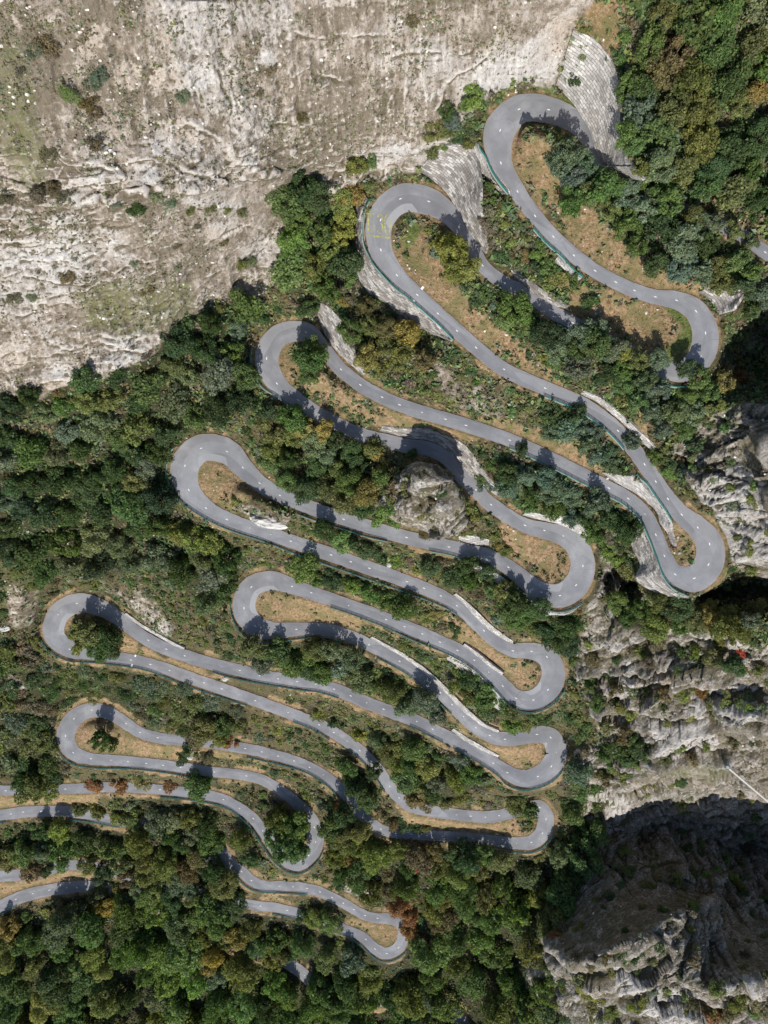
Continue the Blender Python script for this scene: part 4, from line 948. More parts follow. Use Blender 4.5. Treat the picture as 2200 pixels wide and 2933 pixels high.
CROWNS = dict(
    round=[crown_mesh('crown', 10 + i, 3200, 26 + 4 * i, (.16, .42), .066, 1.0, open_=.06) for i in range(4)],
    loose=[crown_mesh('crown', 30 + i, 1900, 26, (.17, .34), .075, .95, open_=.25) for i in range(3)],
    fine=[crown_mesh('crown', 40 + i, 3600, 40, (.13, .34), .056, 1.0, open_=.10) for i in range(3)],
    conifer=[crown_mesh('crown', 50, 2600, 46, (.1, .2), .06, 1.0, True, 'needle')],
    shrub=[crown_mesh('shrub', 60 + i, 900, 12, (.28, .46), .105, .75, open_=.1) for i in range(4)],
    scrub=[crown_mesh('shrub', 80 + i, 360, 9, (.3, .5), .15, .7, open_=.15) for i in range(4)],
    twiggy=[crown_mesh('shrub', 70 + i, 1100, 18, (.22, .42), .08, .7, open_=.35) for i in range(3)])
tb = MB()
tb.tube([(0, 0, -.6), (0, 0, 0), (.02, .01, .5), (.0, .03, 1.0), (.03, 0, 1.5)], [.11, .10, .075, .055, .02], 7)
for a, z in ((0.3, .55), (2.2, .7), (4.1, .62), (5.3, .85)):
    tb.tube([(0, .01, z), (.25 * math.cos(a), .25 * math.sin(a), z + .28), (.55 * math.cos(a), .55 * math.sin(a), z + .5)], [.045, .03, .012], 5)
TRUNK = tb.build('trunk', M['bark']).data
bpy.data.objects.remove(bpy.data.objects['trunk'])

_COL = dict(dk=(.046, .075, .026), mid=(.074, .115, .032), br=(.10, .155, .04), olive=(.108, .115, .034), yg=(.135, .145, .034), yel=(.20, .17, .042), bg=(.088, .125, .086),
           gg=(.105, .128, .075), brn=(.115, .10, .045), org=(.19, .10, .034), red=(.30, .06, .03), gry=(.115, .105, .062), deep=(.036, .056, .028))
def _c(k, v):
    r, g, b = v; g *= 1.12 if k in ('dk', 'mid', 'br', 'bg', 'gg', 'olive', 'deep', 'yg') else 1.0; l = .3 * r + .6 * g + .1 * b
    return tuple(1.22 * (q * .87 + l * .13) for q in (r * 1.04, g, b * 1.05))
COL = {k: _c(k, v) for k, v in _COL.items()}
CNAME = dict(dk='dark green', mid='mid green', br='bright green', olive='olive green', yg='yellow-green', yel='yellow', bg='blue-green', gg='grey-green', brn='brownish', org='orange', red='red', gry='grey-brown', deep='blackish green')
plants = []                                            # (kind, x, y, r, colour, zone phrase)
def heroes(s, zone, kind='tree', shape='round'):
    for t in s.split():
        x, y, r, c = t.split(','); plants.append((kind, float(x), float(y), float(r), c, zone, shape))

heroes("1300,720,50,yg 1268,690,30,yg 1335,765,38,yg 1300,775,40,yg", "on the island of the hairpin with the yellow number")
heroes("1628,440,52,bg 1675,470,40,bg 1600,470,40,bg 1650,510,40,bg", "on the island of the topmost hairpin", 'tree', 'loose')
heroes("1640,575,44,mid 1685,560,36,olive", "on the island of the topmost hairpin")
heroes("1475,885,48,br 1450,915,35,br 1500,905,34,mid", "beside the leg below the hairpin with the yellow number")
heroes("1555,955,46,deep 1590,965,36,deep 1600,1010,38,gg", "in the dark clump under the tree shaded leg")
heroes("893,990,32,mid 880,1030,42,mid 910,1015,32,br 885,1075,32,mid", "on the island of the shaded left hairpin")
heroes("256,1810,38,olive 300,1830,42,dk 280,1860,40,mid 230,1835,30,yg 315,1860,34,dk", "on the shaded island of the wide left hairpin", 'tree', 'fine')
heroes("285,2115,36,dk 310,2135,28,mid", "on the island of the small left hairpin")
heroes("845,2365,48,br 820,2420,52,mid 800,2345,46,olive 860,2440,36,mid 790,2400,36,mid", "on the island of the narrow tree covered hairpin")
heroes("960,2360,44,mid 990,2385,38,olive 985,2330,34,dk 985,2420,36,olive", "right of the narrow tree covered hairpin")
heroes("1035,2255,46,dk 1050,2290,40,mid 1005,2235,34,dk 1070,2210,32,dk", "between two legs left of the fifth right hairpin")
heroes("1190,2285,30,brn 1215,2300,24,brn", "overhanging the leg above the fifth right hairpin", 'tree', 'fine')
heroes("1510,2315,40,dk 1475,2300,32,olive", "overhanging the inside of the fifth right hairpin")
heroes("100,2245,50,olive 140,2262,34,yg 80,2225,38,dk 60,2240,34,dk", "overhanging the lowest leg at the left edge")
heroes("565,2255,36,mid 580,2240,28,br", "overhanging the leg left of the narrow hairpin")
heroes("555,1545,56,yg 520,1525,40,yg 600,1550,36,yg 575,1595,34,olive", "below the longest railing in the left wood")
heroes("595,2080,42,olive 620,2110,34,olive 570,2090,36,dk 640,2080,36,mid 660,2125,22,org 560,2110,30,brn", "overhanging the leg right of the small left hairpin")
heroes("1020,477,34,yg 1055,468,28,br 1065,450,20,br", "at the foot of the pale cliff", 'tree', 'loose')
heroes("1006,553,38,yel 985,575,34,yg 1040,545,28,yg 992,622,32,yg 860,535,46,dk 910,560,42,dk", "left of the hairpin with the yellow number")
heroes("1283,325,30,dk 1300,345,28,bg 1355,280,30,br 1330,295,22,br 1250,375,34,olive 1285,380,28,olive 1240,430,28,olive 1265,420,22,br 1345,410,22,olive", "on the ledge left of the topmost hairpin", 'shrub', 'shrub')
heroes("198,268,24,mid 180,262,20,mid", "alone high on the pale cliff", 'conifer', 'conifer')
heroes("1800,250,48,mid 1830,310,56,gg 1940,145,62,brn 1900,205,56,brn 2000,60,70,mid 2075,35,60,br 2060,140,64,mid 1990,230,64,olive 2160,270,44,yel 2130,300,40,yg 1800,390,44,br 1820,420,34,br 1840,250,48,mid 2000,400,60,olive 2100,420,60,dk 1930,320,54,olive 2170,400,56,dk 2050,470,50,dk 2150,490,48,mid 1890,480,50,gg 1960,480,42,olive", "in the wood at the upper right corner", 'tree', 'fine')
heroes("1800,560,44,gg 1850,600,44,gg 1900,650,48,dk 1800,650,46,mid 1830,700,44,mid 1960,690,46,gg 2000,625,36,gg 1760,610,36,olive 1950,770,50,bg 2000,790,44,bg 2060,760,40,olive 1880,760,44,dk 2130,830,40,dk 2150,880,40,dk", "above the upper right leg", 'tree', 'loose')
heroes("1690,860,26,mid 1600,790,30,yg 1640,800,28,mid 1570,760,28,br 1540,720,26,br", "under the railing of the upper right leg", 'shrub', 'shrub')
heroes("1580,1185,38,dk 1620,1220,42,bg 1665,1225,38,bg 1690,1270,38,bg 1720,1310,36,bg 1760,1330,34,bg 1650,1190,34,dk 1700,1235,30,bg 1745,1290,30,bg", "in the blue-green clump between two right legs", 'shrub', 'loose')
heroes("1760,1590,30,br 1790,1625,36,olive 1810,1610,28,dk 1740,1570,24,br", "in the gully right of the second right hairpin")
heroes("1770,1720,38,mid 1810,1690,30,dk 1840,1740,42,mid 1890,1720,44,olive 1940,1740,44,dk 1990,1780,34,olive 1950,1790,34,mid 2035,1745,36,yg 2030,1770,32,yel 2090,1755,32,yg 2085,1800,42,yg 2120,1800,40,olive 2060,1830,30,olive 2150,1780,38,gg 2050,1880,36,olive 2105,1905,34,dk 2180,1740,36,olive", "on the rib below the grey right-hand cliff")
heroes("2125,1873,16,red", "beside the cliff at the right edge", 'shrub', 'shrub')
heroes("1590,1830,48,dk 1560,1810,40,dk 1630,1790,34,dk 1620,1850,34,deep", "above the third right hairpin")
heroes("1810,1260,30,bg 1850,1085,40,gg 1890,1120,36,gg 1930,1180,40,gg 1830,1030,34,olive 2000,1080,38,mid 1960,1050,36,dk 2080,1090,34,yel 2110,1085,28,org 1900,1230,34,gg 1890,1030,34,gg 1790,1010,32,yg 2040,1120,36,mid 1880,1310,30,mid 1910,1350,26,br", "between the upper right hairpin and the grey cliff", 'tree', 'loose')
heroes("980,2320,24,org 1000,2460,26,org", "right of the narrow hairpin at the bottom", 'shrub', 'shrub')
heroes("1145,2595,36,org 1175,2620,36,org 1180,2660,30,org 1250,2640,40,brn 1120,2500,30,brn 1195,2490,14,red 1180,2570,26,brn", "right of the lowest hairpin", 'tree', 'fine')
heroes("240,1990,24,org", "x", 'shrub', 'shrub') if False else None
heroes("270,2245,24,org 340,2252,22,org 400,2240,26,yel 480,2250,22,org", "beside the lowest leg at the lower left", 'shrub', 'shrub')
heroes("610,2740,40,yel 590,2760,34,yel 1070,2780,30,yg 680,2690,36,yel 300,2600,34,yel 320,2590,30,yg 20,2660,36,yel 270,2740,38,yg 300,2780,36,yg 100,2760,38,olive 560,2800,52,br 480,2810,46,br 420,2790,40,mid 790,2820,46,br 820,2850,40,br 190,2640,60,bg 260,2660,54,mid", "in the wood along the lower edge")
heroes("125,128,36,gry 150,150,26,gry 95,140,26,gg 285,215,30,gg 265,235,22,gg 255,295,30,brn 275,320,24,brn 270,415,28,gry 525,275,24,gg 140,445,28,gry 110,560,30,gry 150,545,24,gry 185,570,26,gry 450,560,28,gg 480,580,24,gg 330,578,24,gg 20,565,26,gry 545,600,20,olive 600,595,22,olive 650,600,22,olive 690,605,20,olive 500,700,20,gry 421,826,20,gry 196,790,26,gry 45,852,24,gry 96,846,22,gg 379,748,20,gg 504,761,20,gg 687,752,26,olive 715,745,24,gg 415,1015,22,gry 1176,62,22,gry 775,196,24,gry 864,339,20,brn 1196,174,10,gg 1180,215,9,gg 740,265,18,gry 60,200,20,gry 640,690,18,gry 560,640,18,gry 200,640,22,gry 40,690,20,gry", "on the pale cliff", 'shrub', 'twiggy')
heroes("390,590,26,dk 380,600,20,dk", "on the ledge of the pale cliff", 'shrub', 'shrub')
heroes("320,1078,30,dk 335,1062,22,dk", "at the foot of the pale cliff above the left wood")
heroes("1850,2270,14,yg 1960,2320,16,olive 2070,2395,14,br 1790,2440,18,yg 1870,2490,16,br 1800,2500,18,olive 2040,2500,22,br 2025,2510,16,br 1985,2600,18,br 2060,2480,16,olive 2100,2520,24,yg 2120,2545,18,olive 1790,2360,14,br 1830,2345,12,br 1720,2490,14,br 1870,2540,16,olive 1950,2580,18,yg 1840,2600,14,olive", "clinging to the shaded gorge wall", 'shrub', 'shrub')
heroes("1785,2745,22,mid 1590,2690,24,org 1620,2660,22,brn 1660,2660,20,yg 1570,2770,22,dk 1680,2840,24,yg 1610,2830,22,olive 2060,2835,24,yg 2090,2890,36,brn 2150,2890,30,mid 2110,2870,26,olive 2180,2870,34,brn 1750,2900,20,yg 1820,2880,22,yg 1900,2900,20,olive 1980,2880,18,brn 2030,2910,24,org 1700,2930,22,olive", "on the rocky ridge at the lower right", 'shrub', 'shrub')
heroes("1700,1880,26,brn 1750,1920,24,dk 1680,1930,22,mid 1690,1950,22,mid 1760,1975,22,brn 1900,1980,22,brn 1960,1985,24,yg 2010,1980,20,org 1770,2020,20,dk 1900,2030,18,mid 2000,2030,18,brn 2100,2130,20,brn 1760,2140,30,dk 1790,2100,28,brn 1730,2080,26,olive 1820,2130,28,dk 1710,2020,22,mid 1800,1850,26,gry 1880,1840,24,gry 1860,1900,22,gry 1990,1870,24,yg 2150,2000,22,gg 1640,2050,28,dk 1660,2090,30,mid 1740,2170,28,mid 1800,2170,30,dk 1840,2150,28,dk 2170,2110,26,brn", "on the sunlit grey crags at the right", 'shrub', 'shrub')
heroes("1850,2235,26,yg 1780,2220,24,yg 1730,2230,24,brn 1700,2250,26,mid 1690,2290,30,dk 1660,2260,28,mid", "on the brink of the shaded gorge", 'shrub', 'shrub')
heroes("1180,1385,20,brn 1140,1400,24,brn 1120,1415,22,brn 1235,1330,20,brn 1260,1410,18,dk 1245,1440,20,brn 1280,1370,22,br 1300,1440,22,mid 1210,1460,20,brn 1270,1460,20,gry 1130,1490,20,br 1220,1530,16,brn 1310,1420,22,olive 1330,1460,22,olive 1325,1500,22,gry", "on the crag above the road", 'shrub', 'shrub')
heroes("1090,1370,32,br 1085,1330,30,yel 1070,1290,30,olive 1180,1300,18,mid 1110,1450,28,br 1080,1475,30,br", "at the left foot of the crag")
heroes("1395,1390,26,bg 1380,1370,20,mid 1500,1290,22,dk 1410,1330,18,mid", "on the bank right of the crag", 'shrub', 'shrub')
heroes("1300,1795,18,dk 1310,1815,16,dk 1225,1760,24,yg 1250,1755,20,yel", "on the straw bank below the long hedge", 'shrub', 'shrub')
heroes("1415,1535,16,yg 1435,1560,20,yel 1450,1575,18,yg 675,1438,20,yg", "beside the second right hairpin", 'shrub', 'shrub')
heroes("1210,1870,22,dk 1180,1860,20,mid 1230,1885,18,br", "on the straw bank above the middle leg", 'shrub', 'shrub')
heroes("898,2630,31,yg 935,2640,31,mid 868,2622,20,dk 958,2662,22,olive", "between the two lowest right-hand legs")
heroes("545,2150,26,dk 520,2170,22,dk 600,2165,24,brn", "on the bank below the small left hairpin", 'shrub', 'shrub')
heroes("1100,2340,26,brn 1130,2355,26,brn 1160,2365,22,dk 1195,2370,20,dk 1225,2370,18,olive", "on the straw strip left of the fifth right hairpin", 'shrub', 'shrub')
heroes("420,1080,0,dk", "x") if False else None

PAL = dict(
    left=("dk dk deep mid gg gg mid dk olive", 34, 58, 'tree', "in the left wood below the pale cliff", 'fine'),
    top=("dk mid mid br olive yg", 34, 54, 'tree', "in the wood left of the hairpin with the yellow number", 'round'),
    yellowing=("yg olive mid yel brn", 26, 42, 'tree', "in the yellowing wood under the long rubble wall", 'round'),
    centre=("dk mid olive dk gg yel olive", 30, 46, 'tree', "in the wood left of the crag", 'fine'),
    topright=("mid olive dk gg dk olive", 42, 64, 'tree', "in the wood at the upper right corner", 'fine'),
    right=("gg mid dk olive gg", 34, 50, 'tree', "above the upper right leg", 'loose'),
    rightmid=("gg olive mid gg dk", 30, 44, 'tree', "between the upper right hairpin and the grey cliff", 'loose'),
    bank=("bg gg dk", 26, 36, 'shrub', "in the blue-green clump between two right legs", 'loose'),
    bank2=("bg dk bg mid dk", 28, 42, 'tree', "in the dark clump above the second right hairpin", 'round'),
    rib=("olive mid yg dk", 30, 42, 'tree', "on the rib below the grey right-hand cliff", 'round'),
    hedge=("dk mid dk mid br", 30, 42, 'tree', "in the hedge of trees below the longest railing", 'round'),
    hedge2=("mid dk br", 24, 34, 'tree', "in the short row under the railing by the white rock", 'round'),
    mid=("dk mid olive dk brn", 26, 38, 'tree', "in the slope wood left of the second right hairpin", 'fine'),
    centrelow=("dk gg mid olive gg", 30, 44, 'tree', "in the central wood below the straw island hairpin", 'fine'),
    between=("dk olive mid brn", 22, 32, 'shrub', "on the slope inside the third right hairpin", 'shrub'),
    scrub=("olive gg gry dk mid olive", 18, 32, 'shrub', "on the scrubby slope under the wide left hairpin", 'twiggy'),
    low=("olive gg mid dk olive yg", 26, 38, 'tree', "in the lower wood left of the fourth right hairpin", 'fine'),
    strip=("mid dk olive gg", 22, 34, 'tree', "in the strip of wood between two long left legs", 'fine'),
    leftlow=("gg olive dk gry mid", 24, 38, 'shrub', "on the scrubby slope at the left edge", 'shrub'),
    island=("mid dk", 34, 44, 'tree', "on the island of the narrow tree covered hairpin", 'round'),
    islands=("olive mid dk", 28, 40, 'tree', "beside the narrow tree covered hairpin", 'round'),
    lowmid=("olive dk brn gg mid yg", 32, 46, 'tree', "in the wood between the lowest left legs", 'fine'),
    tongue=("olive dk mid gg", 30, 42, 'tree', "in the wood left of the narrow hairpin", 'fine'),
    bottom=("olive mid mid yg br mid gg dk", 36, 56, 'tree', "in the wood along the lower edge", 'round'),
    lower=("olive dk mid olive brn yg", 30, 44, 'tree', "in the mixed wood right of the lowest hairpin", 'fine'),
    rightlow=("mid dk bg", 32, 46, 'tree', "on the brink right of the fifth right hairpin", 'round'),
    wedge=("dk mid", 28, 38, 'tree', "between two legs left of the fifth right hairpin", 'round'))
def road_gap(x, y):
    i, j = int(round((x - X0) / STEP)), int(round((y - Y0) / STEP))
    return dist[min(max(j, 0), NY - 1), min(max(i, 0), NX - 1)]
pr = random.Random(21)
hidden_road = [(520, 2545, 150), (540, 2470, 90), (400, 2360, 0), (1000, 2850, 90), (1180, 2870, 90), (700, 2790, 90), (440, 2430, 110), (420, 2600, 130), (640, 2640, 70), (150, 2420, 90), (1740, 570, 70), (1900, 640, 70), (1700, 1030, 40), (960, 2870, 80), (760, 2680, 60)]
# these stay clear of leaves: the photograph shows the tarmac
def near_hidden(x, y): return any(math.hypot(x - a, y - b) < r for a, b, r in hidden_road)
for z, (cols, r0, r1, kind, phrase, shape) in PAL.items():
    P = np.array([p[:2] for p in pts(FORESTS[z])]); lo, hi = P.min(0), P.max(0)
    fm = poly(FORESTS[z])
    cand = []
    r0, r1 = r0 * 1.08, r1 * 1.12
    for _ in range(int((hi - lo).prod() / 160)):
        x, y = pr.uniform(lo[0], hi[0]), pr.uniform(lo[1], hi[1]); r = pr.uniform(r0, r1)
        i, j = int((x - X0) / STEP), int((y - Y0) / STEP)
        if not (0 <= i < NX and 0 <= j < NY and fm[j, i]): continue
        if not (-60 < x < 2260 and -60 < y < 2993): continue
        if z in ('topright', 'right') and 515 < y - .24 * (x - 1930) + 0 and y - .24 * (x - 1930) < 575 and x > 1925: continue
        thick = z in ('centrelow', 'between', 'low', 'strip', 'hedge', 'hedge2', 'mid', 'wedge', 'lower', 'centre', 'bank2')
        if road_gap(x, y) < r * (.45 if thick else .75) and not near_hidden(x, y): continue
        if z in ('lowmid', 'tongue', 'bottom', 'islands', 'island') and road_gap(x, y - 1.25 * r) < .35 * r and not near_hidden(x, y - 1.25 * r): continue
        if any(math.hypot(x - q[1], y - q[2]) < (.52 if thick else .64) * (r + q[3]) for q in plants): continue
        plants.append((kind, x, y, r, pr.choice(cols.split()), phrase, shape))
# trees leaning over the stretches of road that the photograph hides
for s, ph in (("560,2440,34,olive 520,2415,34,dk 470,2380,30,dk 600,2460,32,gg 430,2590,36,olive 500,2585,34,dk 360,2580,34,gg 250,2470,36,olive 300,2500,34,dk 330,2440,36,mid 420,2470,36,olive 520,2520,36,gg 610,2560,36,olive 680,2580,34,dk 280,2560,30,gg 640,2620,36,dk 560,2620,36,mid 395,2540,34,gg 450,2550,34,olive 350,2545,30,olive 425,2570,34,mid 495,2560,36,dk 555,2575,36,olive 600,2590,36,mid 650,2590,34,dk 544,2550,32,gg 494,2622,34,mid 645,2692,34,olive 615,2665,32,dk 720,2660,38,olive 790,2690,40,mid", "in the wood over the hidden lowest leg"),
              ("1790,480,36,gg 1720,545,30,gg 1830,520,36,mid 1870,560,36,dk 1930,580,38,gg 1985,620,34,olive 2045,640,32,gg 2105,668,32,olive 2150,700,26,gg", "leaning over the road near the upper right corner"),
              ("1660,960,40,gg 1710,985,42,mid 1760,1000,40,gg 1660,1000,38,dk 1720,940,34,gg 1780,1060,36,mid", "over the tree shaded leg at the upper right"),
              ("930,2850,40,dk 1000,2830,42,mid 1120,2850,44,dk 1060,2810,38,olive 1180,2850,42,mid 1240,2870,40,bg 780,2740,38,olive 960,2890,40,dk 830,2720,34,dk", "in the wood over the hidden bottom road"),
              ("30,2465,34,brn 90,2490,34,brn 130,2495,26,dk 55,2440,36,olive 120,2445,34,dk", "over the leg near the lower left corner"),
              ("545,2345,34,olive 230,2312,24,olive 340,2335,26,yg 280,2320,26,olive 455,2375,32,dk", "leaning over the leg at the lower left")):
    heroes(s, ph, 'tree', 'loose')

# scrub that fills the banks between the legs
rs_ = np.random.default_rng(5)
cn0 = fbm(np.c_[GX.ravel(), GY.ravel(), 0 * GX.ravel()].astype(np.float32) + 177, 1 / 70, 3).reshape(NY, NX)
grid_taken = {}
for _ in range(60000):
    x, y = rs_.uniform(-30, 2230), rs_.uniform(-30, 2960); r = rs_.uniform(10, 25) * (1.15 if y < 1500 else 1)
    i, j = int((x - X0) / STEP), int((y - Y0) / STEP)
    if (w_rock[j, i] > .35 and not (right_zone[j * NX + i] > .5 and rs_.uniform() < .05)) or w_str[j, i] > .35 or w_for[j, i] > .7 or wallmask[j, i] or dist[j, i] < r * .9 + (15 if y < 1500 else 8) or w_grn[j, i] > .5: continue
    if rs_.uniform() < .12 - .9 * cn0[j, i] * 0: continue
    c_ = (int(x // 60), int(y // 60)); near_ = [q for a in (-1, 0, 1) for b_ in (-1, 0, 1) for q in grid_taken.get((c_[0] + a, c_[1] + b_), ())]
    if any(math.hypot(x - q[0], y - q[1]) < .78 * (r + q[2]) for q in near_): continue
    if any(math.hypot(x - q[1], y - q[2]) < .85 * q[3] for q in plants if q[0] == 'tree'): continue
    grid_taken.setdefault(c_, []).append((x, y, r))
    k_ = 'dk gg olive mid olive dk gry olive yg gg brn'.split(); v_ = (cn0[j, i] * 1.2 + .5) * len(k_) + rs_.normal(0, 1.6)
    plants.append(('shrub', x, y, r, k_[int(min(max(v_, 0), len(k_) - 1))], 'on the scrubby bank', 'scrub'))
plants = [(('shrub',) + p[1:6] + ('shrub' if p[6] != 'loose' else 'loose',)) if p[0] == 'tree' and p[3] < 30.5 else p for p in plants]
tr = sorted([p for p in plants if p[0] == 'tree'], key=lambda p: -p[3]); sh = sorted([p for p in plants if p[0] == 'shrub'], key=lambda p: -p[3])
print('plants', len(tr), len(sh))
named = [p for p in sh if p[6] != 'scrub']; extra = [p for p in sh if p[6] == 'scrub']
print('named shrubs', len(named), 'scrub', len(extra))
# the same woods run on beyond the frame
mg = np.random.default_rng(31); beyond = []
for _ in range(9000):
    if len(beyond) >= 230: break
    k_ = mg.uniform()
    x, y = (mg.uniform(-370, -75), mg.uniform(1180, 3250)) if k_ < .45 else (mg.uniform(2275, 2560), mg.uniform(-200, 820)) if k_ < .65 else (mg.uniform(-75, 1560), mg.uniform(3010, 3290))
    r = mg.uniform(46, 70)
    if road_gap(x, y) < r * .8 or any(math.hypot(x - q[1], y - q[2]) < .75 * (r + q[3]) for q in beyond): continue
    beyond.append(('tree', x, y, r, ('olive', 'dk', 'mid', 'gg', 'mid')[int(mg.integers(0, 5))], '', 'loose'))
masses = tr[296:] + beyond; rest_sh = named[298:] + extra
plants = tr[:296] + named[:298] + [p for p in plants if p[0] == 'conifer']
def ordinal(k): return ('first second third fourth fifth sixth seventh eighth ninth tenth eleventh twelfth thirteenth fourteenth fifteenth sixteenth seventeenth eighteenth nineteenth twentieth'.split() + ['%dth' % i for i in range(21, 99)])[k]
KN = dict(tree='tree', shrub='shrub', conifer='conifer')
def size_word(k, r): return ('large ' if r > 46 else 'small ' if r < 32 else '') if k == 'tree' else ('large ' if r > 30 else 'tiny ' if r < 17 else '')
base = {}
for n, p in enumerate(plants):
    base.setdefault((size_word(p[0], p[3]) + CNAME[p[4]] + ' ' + KN[p[0]] + ' ' + p[5]), []).append(n)
labels = {}
for b, ids in base.items():
    if len(ids) == 1: labels[ids[0]] = b; continue
    for k, n in enumerate(sorted(ids, key=lambda n: plants[n][1])):
        labels[n] = b + (', leftmost' if k == 0 else ', rightmost' if k == len(ids) - 1 else ', ' + ordinal(k) + ' from left')

def plant(n, kind, x, y, r, c, phrase, shape, out=None):
    k = 1.30 if kind == 'tree' else 1.5 if kind == 'conifer' else .35
    D = groundD(x, y)
    if kind == 'tree': k *= min(1, max(.62, (5.2 / (r * D / F)) ** .8))
    for _ in range(4):
        hc = k * r * D / F; Dc = D - hc; X, Y = (x - CX) / F * Dc, -(y - CY) / F * Dc
        gx_, gy_ = CX + X * F / D, CY - Y * F / D; D2 = groundD(gx_, gy_)
        D = D + (D2 - D) * .7
        D = max(D, Dc + .2 * hc)
    rm = r * Dc / F; rs = random.Random(n)
    shp = rs.choice([shape, shape, 'fine', 'loose', 'round']) if kind == 'tree' else shape
    me = CROWNS[shp][rs.randrange(len(CROWNS[shp]))]
    j = lambda: rs.uniform(.78, 1.2)
    colr = COL[c]; hue = rs.uniform(.82, 1.2); cc = (colr[0] * hue * rs.uniform(.9, 1.12), colr[1] * hue, colr[2] * hue * rs.uniform(.8, 1.2), 1)
    base_p = Vector((X, Y, CAMZ - D)); name = {'tree': 'broadleaf_tree', 'conifer': 'conifer_tree', 'shrub': 'shrub'}[kind]
    grp = {'tree': 'trees on the hillside', 'conifer': 'conifers on the cliff', 'shrub': 'shrubs on the hillside'}[kind]
    rot = rs.uniform(0, 6.283)
    if out is not None:
        V = CV[me.name]; cs, sn = math.cos(rot), math.sin(rot); q = V[0] * np.array([rm * j(), rm * j(), rm * .95])
        q = np.stack([q[:, 0] * cs - q[:, 1] * sn, q[:, 0] * sn + q[:, 1] * cs, q[:, 2]], -1) + np.array([X, Y, CAMZ - D + hc])
        ang = np.arange(5) * 2 * math.pi / 5; ring = lambda rr, z: np.stack([X + rr * np.cos(ang), Y + rr * np.sin(ang), 0 * ang + z], -1)
        tv = np.vstack([ring(.1 * rm, CAMZ - D - .8), ring(.05 * rm, CAMZ - D + hc)]); i5 = np.arange(5); nf = len(V[0])
        out.append((np.vstack([q, tv]), np.vstack([np.arange(nf).reshape(-1, 4), nf + np.stack([i5, (i5 + 1) % 5, 5 + (i5 + 1) % 5, 5 + i5], -1)]),
                    np.vstack([np.tile(cc, (nf, 1)), np.tile((.11, .085, .06, 1), (10, 1))]), np.vstack([V[1], np.tile((.5, .5, .5, 1), (10, 1))]))); return
    if kind == 'shrub':
        o = bpy.data.objects.new('shrub', me); o.location = base_p + Vector((0, 0, hc)); o.rotation_euler = (0, 0, rot)
        o.scale = (rm * 1.08 * j(), rm * 1.08 * j(), rm * 1.0 * j()); o.color = cc; link(o); tag(o, labels[n], 'shrub', grp); return
    root = empty(name, base_p); tag(root, labels[n], 'tree', grp)
    o = bpy.data.objects.new('crown', me); o.location = (0, 0, hc); o.rotation_euler = (0, 0, rot); o.color = cc
    o.scale = (rm * j(), rm * j(), rm * rs.uniform(.95, 1.25)); link(o, root)
    t = bpy.data.objects.new('trunk', TRUNK); t.rotation_euler = (0, 0, rot); s = hc / 1.15; t.scale = (rm * .9, rm * .9, s); link(t, root)
for n, p in enumerate(plants): plant(n, *p)
CV = {}
for ms in CROWNS.values():
    for me in ms:
        v = np.empty(len(me.vertices) * 3, np.float32); me.vertices.foreach_get('co', v)
        s_ = np.empty(len(me.vertices) * 4, np.float32); me.attributes['shade'].data.foreach_get('color', s_)
        CV[me.name] = (v.reshape(-1, 3), s_.reshape(-1, 4))
for nm_, ls in (('woodland', masses), ('shrubbery', rest_sh)):
    if not ls: continue
    out = []
    for n, p in enumerate(ls): plant(5000 + n, *p, out=out)
    o_ = 0; FF = []
    for v, f, c, s_ in out: FF.append(f + o_); o_ += len(v)
    me = mesh_np(nm_, np.vstack([o[0] for o in out]), np.vstack(FF), M['leaf_mass'], False)
    attr_color(me, 'tint', np.vstack([o[2] for o in out])); attr_color(me, 'shade', np.vstack([o[3] for o in out]))
    tag(link(bpy.data.objects.new(nm_, me)), kind='stuff')

# ------------------------------------------------------------------ ground cover nobody could count
def scatter(name, N, prob, size, blades, tint, seed, flat=False):
    r = np.random.default_rng(seed)
    x = r.uniform(-60, 2260, N * 6); y = r.uniform(-60, 2990, N * 6)
    ix = ((x - X0) / STEP).astype(int); iy = ((y - Y0) / STEP).astype(int)
    pv = prob[iy, ix]; k = r.uniform(0, 1, len(x)) < pv; x, y, ix, iy = x[k][:N], y[k][:N], ix[k][:N], iy[k][:N]; n = len(x)
    base = np.array([ground(a, b) for a, b in zip(x, y)])
    s = r.uniform(*size, n) * r.uniform(.6, 1.2, n)
    nb = n * blades; B = np.repeat(base, blades, 0); S = np.repeat(s, blades)
    d = r.normal(0, 1, (nb, 3)); d[:, 2] = np.abs(d[:, 2]) * .9 + .15; d /= np.linalg.norm(d, axis=1)[:, None]
    P = B + d * (S * r.uniform(.15, .8, nb))[:, None]
    m = d + r.normal(0, .5, (nb, 3)); m /= np.linalg.norm(m, axis=1)[:, None]
    a = np.cross(m, r.normal(0, 1, (nb, 3))); a /= np.linalg.norm(a, axis=1)[:, None]; b = np.cross(m, a)
    w = (S * r.uniform(.28, .55, nb))[:, None]
    V = np.stack([P - a * w, P - b * w * .6, P + a * w, P + b * w * .6], 1)
    me = mesh_np(name, V.reshape(-1, 3), np.arange(4 * nb).reshape(nb, 4), M['tuft'], False)
    t = tint(r, n, ix, iy); t = np.repeat(t, blades, 0) * r.uniform(.7, 1.35, (nb, 1)); t = np.c_[t, np.ones(nb)]
    attr_color(me, 'tint', np.repeat(t, 4, 0))
    return tag(link(bpy.data.objects.new(name, me)), kind='stuff')
offroad = (dist > 5) & ~wallmask
scr = np.clip(1 - w_rock, 0, 1) * np.clip(1 - .98 * w_str, 0, 1) * np.clip(1.1 - w_grn, 0, 1)
pat = np.clip(.5 + 1.6 * fbm(np.c_[GX.ravel(), GY.ravel(), 0 * GX.ravel()].astype(np.float32), 1 / 60, 4).reshape(NY, NX), .05, 1)
